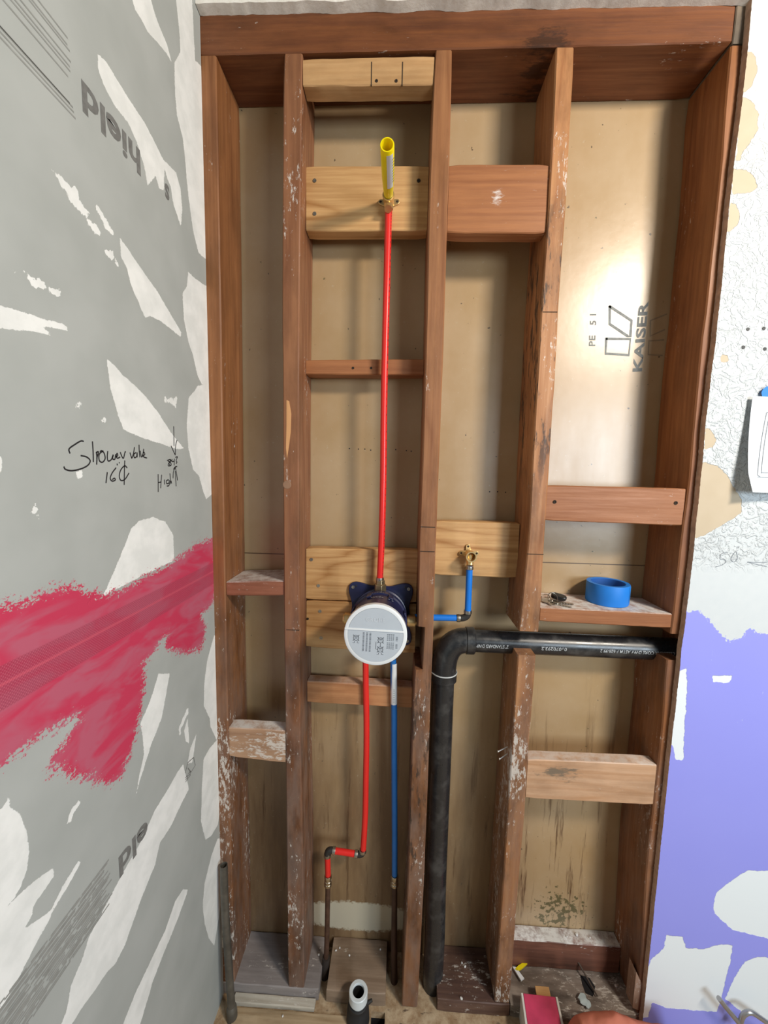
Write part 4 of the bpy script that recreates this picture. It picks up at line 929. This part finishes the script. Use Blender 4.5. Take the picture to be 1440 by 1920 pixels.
mb = ring(K(-.0135, -.008, .006), .004, (1, .3, .2)); mb.build('key_ring', nick, kr)

# ------------------------------------------------------------------ PAPER AND SMALL THINGS ON THE RIGHT WALL
def pp(x, y, Y): return at(1300+x/3.843, 600+y/3.84, Y)
nx_, nz2 = 14, 22; vs = []
TLp = pp(415, 550, YR-.004); BLp = pp(370, 1075, YR-.022)
xw = .17; z_top = TLp.z; z_bot = pp(400, 1238, YR-.026).z
def sheet(u, v): # u across 0..1, v down 0..1
    x = TLp.x + u*xw + .0; Y = YR-.0025 - .026*(v**2)*(1-u*.75) - .006*(1-u)**2
    z = z_top+(z_bot-z_top)*v - .004*u
    if u == 0 or True:
        cut = max(0, (v-.8)/.2); x += max(0, .007*cut-u*xw) if u*xw < .007 else 0
        x += -.006*v*(1-u)
    return Vector((x, Y, z))
mb = MB(); g = [sheet(i/nx_, j/nz2) for j in range(nz2+1) for i in range(nx_+1)]; g2 = [p+Vector((0, .0003, 0)) for p in g]; W = nx_+1
fs = [(j*W+i, j*W+i+1, (j+1)*W+i+1, (j+1)*W+i) for j in range(nz2) for i in range(nx_)]
mb.add(g, fs); mb.add(g2, fs)
paper = mb.build('paper_sheet', plain('paper_white', (.74, .78, .82), .6, vary=.03), origin=None); tag(paper, 'curled printed paper sheet with a drawing taped to the white textured wall', 'paper')
mb = MB()
def pl_(pts, w): mb.ribbon([sheet(u, v)+Vector((0, -.0006, 0)) for u, v in pts], w, (0, -1, 0))
def ul(px): return (at(1300+px/3.843, 800, YR).x-TLp.x)/xw
line = lambda a, b, n=8: [(a[0]+(b[0]-a[0])*i/n, a[1]+(b[1]-a[1])*i/n) for i in range(n+1)]
for a, b in [((.2,.16),(.12,.82)), ((.24,.16),(.17,.80)), ((.2,.16),(.95,.16)), ((.12,.84),(.95,.84)), ((.17,.79),(.95,.79)), ((.25,.30),(.95,.30)), ((.12,.82),(.16,.84)), ((.28,.42),(.26,.66)), ((.33,.44),(.31,.66)), ((.26,.66),(.31,.67)), ((.6,.16),(.6,.79))]: pl_(line(a, b), .0012)
mb.build('drawing', pencil, paper, smooth=False)
q = pp(540, 540, YR-.004); mb = MB(); out = [q+Vector((-.006+.022*math.cos(a)+.012, -.002, .016*math.sin(a)+.004)) for a in np.linspace(0, 2*math.pi, 15)[:-1]]
mb.prism(out, (0, .0006, 0)); o = mb.build('tape_piece', tape_b, smooth=False, origin=q); tag(o, 'torn scrap of blue tape holding the paper sheet to the wall', 'tape')

# nails poking out of lower stud
for i, (x, y, x2, y2) in enumerate([(934,1409,953,1400), (937,1423,953,1413)]):
    a_ = at(x, y, .03); b_ = at(x2, y2, .0); b2_ = Vector((SX('s4L', a_.z)-.0, .034, a_.z+.002))
    mb = MB(); mb.tube([at(x, y, .026), at(x2-1, y2, .030)], .0014, 8); mb.lathe([(0, .001), (.0028, .001), (.0028, 0)], at(x, y, .026), (-1, 0, 0), 10)
    o = mb.build('nail', plain('nail_bright', (.8, .8, .78), .3, .6), origin=at(x, y, .026)); tag(o, ['upper', 'lower'][i]+' of two bright nails poking out of the short lower stud', 'nail')

# ------------------------------------------------------------------ THINGS ON THE FLOOR
# pink painted box scrap
zt2 = .075; C_ = [atZ(x, y, zt2) for x, y in [(981,1862), (1041,1869), (1053,1925), (990,1925)]]
pk = empty('painted_scrap', (C_[0]+C_[2])*.5-Vector((0, 0, zt2))); tag(pk, 'scrap box of board with pink painted top at the bottom edge', 'scrap')
mb = MB(); C2 = [C_[0], C_[1], C_[2]+(C_[2]-C_[1])*.6, C_[3]+(C_[3]-C_[0])*.6]; mb.prism([p+Vector((0, 0, 0)) for p in C2], (0, 0, -.03)); mb.build('pink_board', plain('pink_paint', (.62, .05, .13), .5, vary=.3, scale=30), pk, bevel=.001)
edgew = plain('white_edge', (.72, .70, .64), .7)
for a_, b_, off in ((C2[0], C2[3], Vector((-.006, 0, 0))), (C2[1], C2[2], Vector((.006, 0, 0)))):
    mb = MB(); mb.prism([a_+off*.1+Vector((0,0,.001)), a_+off+Vector((0,0,.001)), b_+off+Vector((0,0,.001)), b_+off*.1+Vector((0,0,.001))], (0, 0, -.076)); mb.build('side_board', edgew, pk, bevel=.0008)
s0, s1 = atZ(1003, 1848, .070), atZ(1029, 1850, .070); s2_, s3_ = atZ(1005, 1868, .070), atZ(1032, 1870, .070)
mb = MB(); mb.prism([s0, s1, s3_+Vector((0,-.02,0)), s2_+Vector((0,-.02,0))], (0, 0, -.006)); mb.build('wood_stick', pine('stick_pine', 40, rings=3), pk, bevel=.0006)
mb = MB(); mb.box((C2[0].x+.004, C2[2].y+.002, .0005), (C2[1].x-.004, C2[0].y-.004, .042)); mb.build('base', plain('dark_base', (.12, .08, .06), .8), pk)
# orange cloth heap
cc = at(1165, 1935, -.10); cc.z = 0
t = NT('orange_cloth'); n = t.noise(t.pos, 300, 2); n2 = t.noise(t.pos, 12, 3); t.bump(n, .4, .0008); cloth_m = t.done(t.mix(n2, (.58, .20, .13), (.50, .15, .09)), .85, 0, .2)
top_px = [(1066,1908),(1078,1897),(1100,1888),(1125,1884),(1150,1885),(1170,1892),(1190,1902),(1220,1909),(1260,1913),(1295,1918)]
Yr = -.075; ridge = [at(x, y, Yr) for x, y in top_px]; rxs = [p.x for p in ridge]; rzs = [p.z for p in ridge]
mb = MB(); NX, NY = 70, 30; vs = []
for j in range(NY+1):
    for i in range(NX+1):
        x = rxs[0]-.004+(rxs[-1]-rxs[0]+.02)*i/NX; yy = -.16+.125*j/NY   # depth across
        e = math.sin(math.pi*min(max((yy+.16)/.125, 0), 1))**.55; ex_ = min(1, max(0, (x-rxs[0]+.004)/.02))**.6*min(1, max(0, (rxs[-1]+.02-x)/.03))**.6
        hgt = float(np.interp(x, rxs, rzs))*e*ex_ + .008*mnoise.noise(Vector((x*22, yy*30, 0)))*e + .003*mnoise.noise(Vector((x*70, yy*60, 4)))*e
        vs.append((x, yy, max(.001, hgt)))
mb.add(vs, [(j*(NX+1)+i, j*(NX+1)+i+1, (j+1)*(NX+1)+i+1, (j+1)*(NX+1)+i) for j in range(NY) for i in range(NX)])
o = mb.build('orange_cloth', cloth_m, origin=(sum(rxs)/len(rxs), -.1, 0)); sm = o.modifiers.new('sub', 'SUBSURF'); sm.levels = sm.render_levels = 1
tag(o, 'rumpled terracotta orange cloth heap at the bottom edge', 'cloth')
# shims
for (q, zz, mtl, nm, lb, ct) in [([(965,1817),(972,1810),(996,1795),(997,1799),(978,1816),(970,1820)], .05, yel, 'yellow_shim', 'small yellow plastic shim lying by the foot of the cut stud', 'shim'),
                      ([(961,1812),(967,1813),(983,1834),(977,1838)], .05, white, 'white_shim', 'small white sliver lying just below the yellow shim', 'shim')]:
    P_ = [atZ(x, y, zz) for x, y in q]; mb = MB(); mb.prism(P_, (0, 0, -.004)); o = mb.build(nm, mtl, origin=P_[0]); tag(o, lb, ct)
# stick and torn board in the right bay
a_, b_ = atZ(1066, 1772, .075), atZ(1120, 1868, .045)
mb = MB(); mb.tube([a_, b_], [.0025, .002], 6); o = mb.build('thin_stick', plain('stick_dark', (.09, .065, .05), .8), origin=b_); tag(o, 'thin dark stick lying across debris in the right bay', 'stick')
hp = [atZ(x, y, zp+.0016) for x, y in [(1088,1828),(1105,1833),(1116,1850),(1112,1868),(1098,1862),(1092,1845)]]
mb = MB(); mb.prism(hp, (0, 0, -.0008)); o = mb.build('rot_hole', void, bpy.data.objects['sill_plate.003'], smooth=False)
for i, (x, y, r) in enumerate([(1095,1875,.012), (1101,1882,.009)]):
    c_ = atZ(x, y, zp+.01); mb = MB(); bm = bmesh.new(); bmesh.ops.create_icosphere(bm, subdivisions=2, radius=r)
    for v in bm.verts: v.co = Vector((v.co.x*(1+.4*mnoise.noise(v.co*90)), v.co.y, v.co.z*.5))*(1+.5*mnoise.noise(v.co*120+Vector((i, 0, 0)))) + c_
    mb.add([v.co for v in bm.verts], [[v.index for v in f.verts] for f in bm.faces]); bm.free()
    o = mb.build('paper_scrap', plain('paper_scrap_blue', (.55, .68, .72), .7), origin=c_); tag(o, ['larger', 'smaller'][i]+' of two crumpled pale blue scraps by the rotten hole', 'scrap')
# cut block at foot of the end stud
q = [at(1193, 1822, -.002), at(1206, 1850, -.002), at(1200, 1895, -.002), at(1186, 1890, -.002)]
mb = MB(); mb.prism(q, (0, .03, 0)); o = mb.build('wood_wedge', wood('wedge_w', (.40, .26, .18), (.28, .17, .11), 'Z', smear=1.0, seed=41, topdust=.8), origin=q[3]); tag(o, 'small wooden wedge at the foot of the end stud', 'wedge')
# bent metal rods
rodm = plain('rod_grey', (.42, .42, .42), .35, .8)
for q, nm in (([(1348,1872),(1362,1890),(1385,1918),(1400,1940)], 'straight grey metal rod leaning at the purple wall foot'), ([(1388,1935),(1389,1915),(1395,1902),(1408,1898),(1425,1908),(1450,1926)], 'hook bent grey metal rod at the bottom right corner')):
    P_ = crom([at(x, y, -.045) for x, y in q], 6); mb = MB(); mb.tube(P_, .0055, 16); o = mb.build('metal_rod', rodm, origin=P_[-1]); tag(o, nm, 'rod')
# crumbs of plaster
crm = plain('crumb_white', (.75, .73, .70), .8)
bm = bmesh.new(); bmesh.ops.create_icosphere(bm, subdivisions=1, radius=1)
for v in bm.verts: v.co *= 1+.5*mnoise.noise(v.co*2.1)
cme = bpy.data.meshes.new('plaster_crumb'); bm.to_mesh(cme); bm.free(); cme.materials.append(crm)
CR = [(630,1782,.0032,zp+.002),(637,1777,.003,zp+.002),(655,1791,.003,zp+.002),(713,1780,.003,zp+.002),(865,1872,.0045,zp),(872,1812,.004,zp),(866,1805,.003,zp),(1085,1737,.004,zt_),(1081,1752,.0055,zt_),(1063,1756,.003,zt_),(1106,1758,.003,zt_),(1120,1735,.006,zt_),(1155,1848,.005,zp),(530,1905,.003,.004),(598,1790,.004,zp),(600,1778,.003,zp)]
for i, (x, y, r, z) in enumerate(CR):
    p = atZ(x, y, z+r*.5); o = bpy.data.objects.new('plaster_crumb', cme); col.objects.link(o); o.location = p; o.scale = (r, r*.8, r*.7); o.rotation_euler = (0, 0, i*1.3)
    where = 'on the ledger of the right bay' if z == zt_ else ('on the bottom plates' if z > .01 else 'on the floor strip')
    tag(o, 'tiny white plaster crumb lying '+where, 'crumb', 'plaster crumbs '+where)
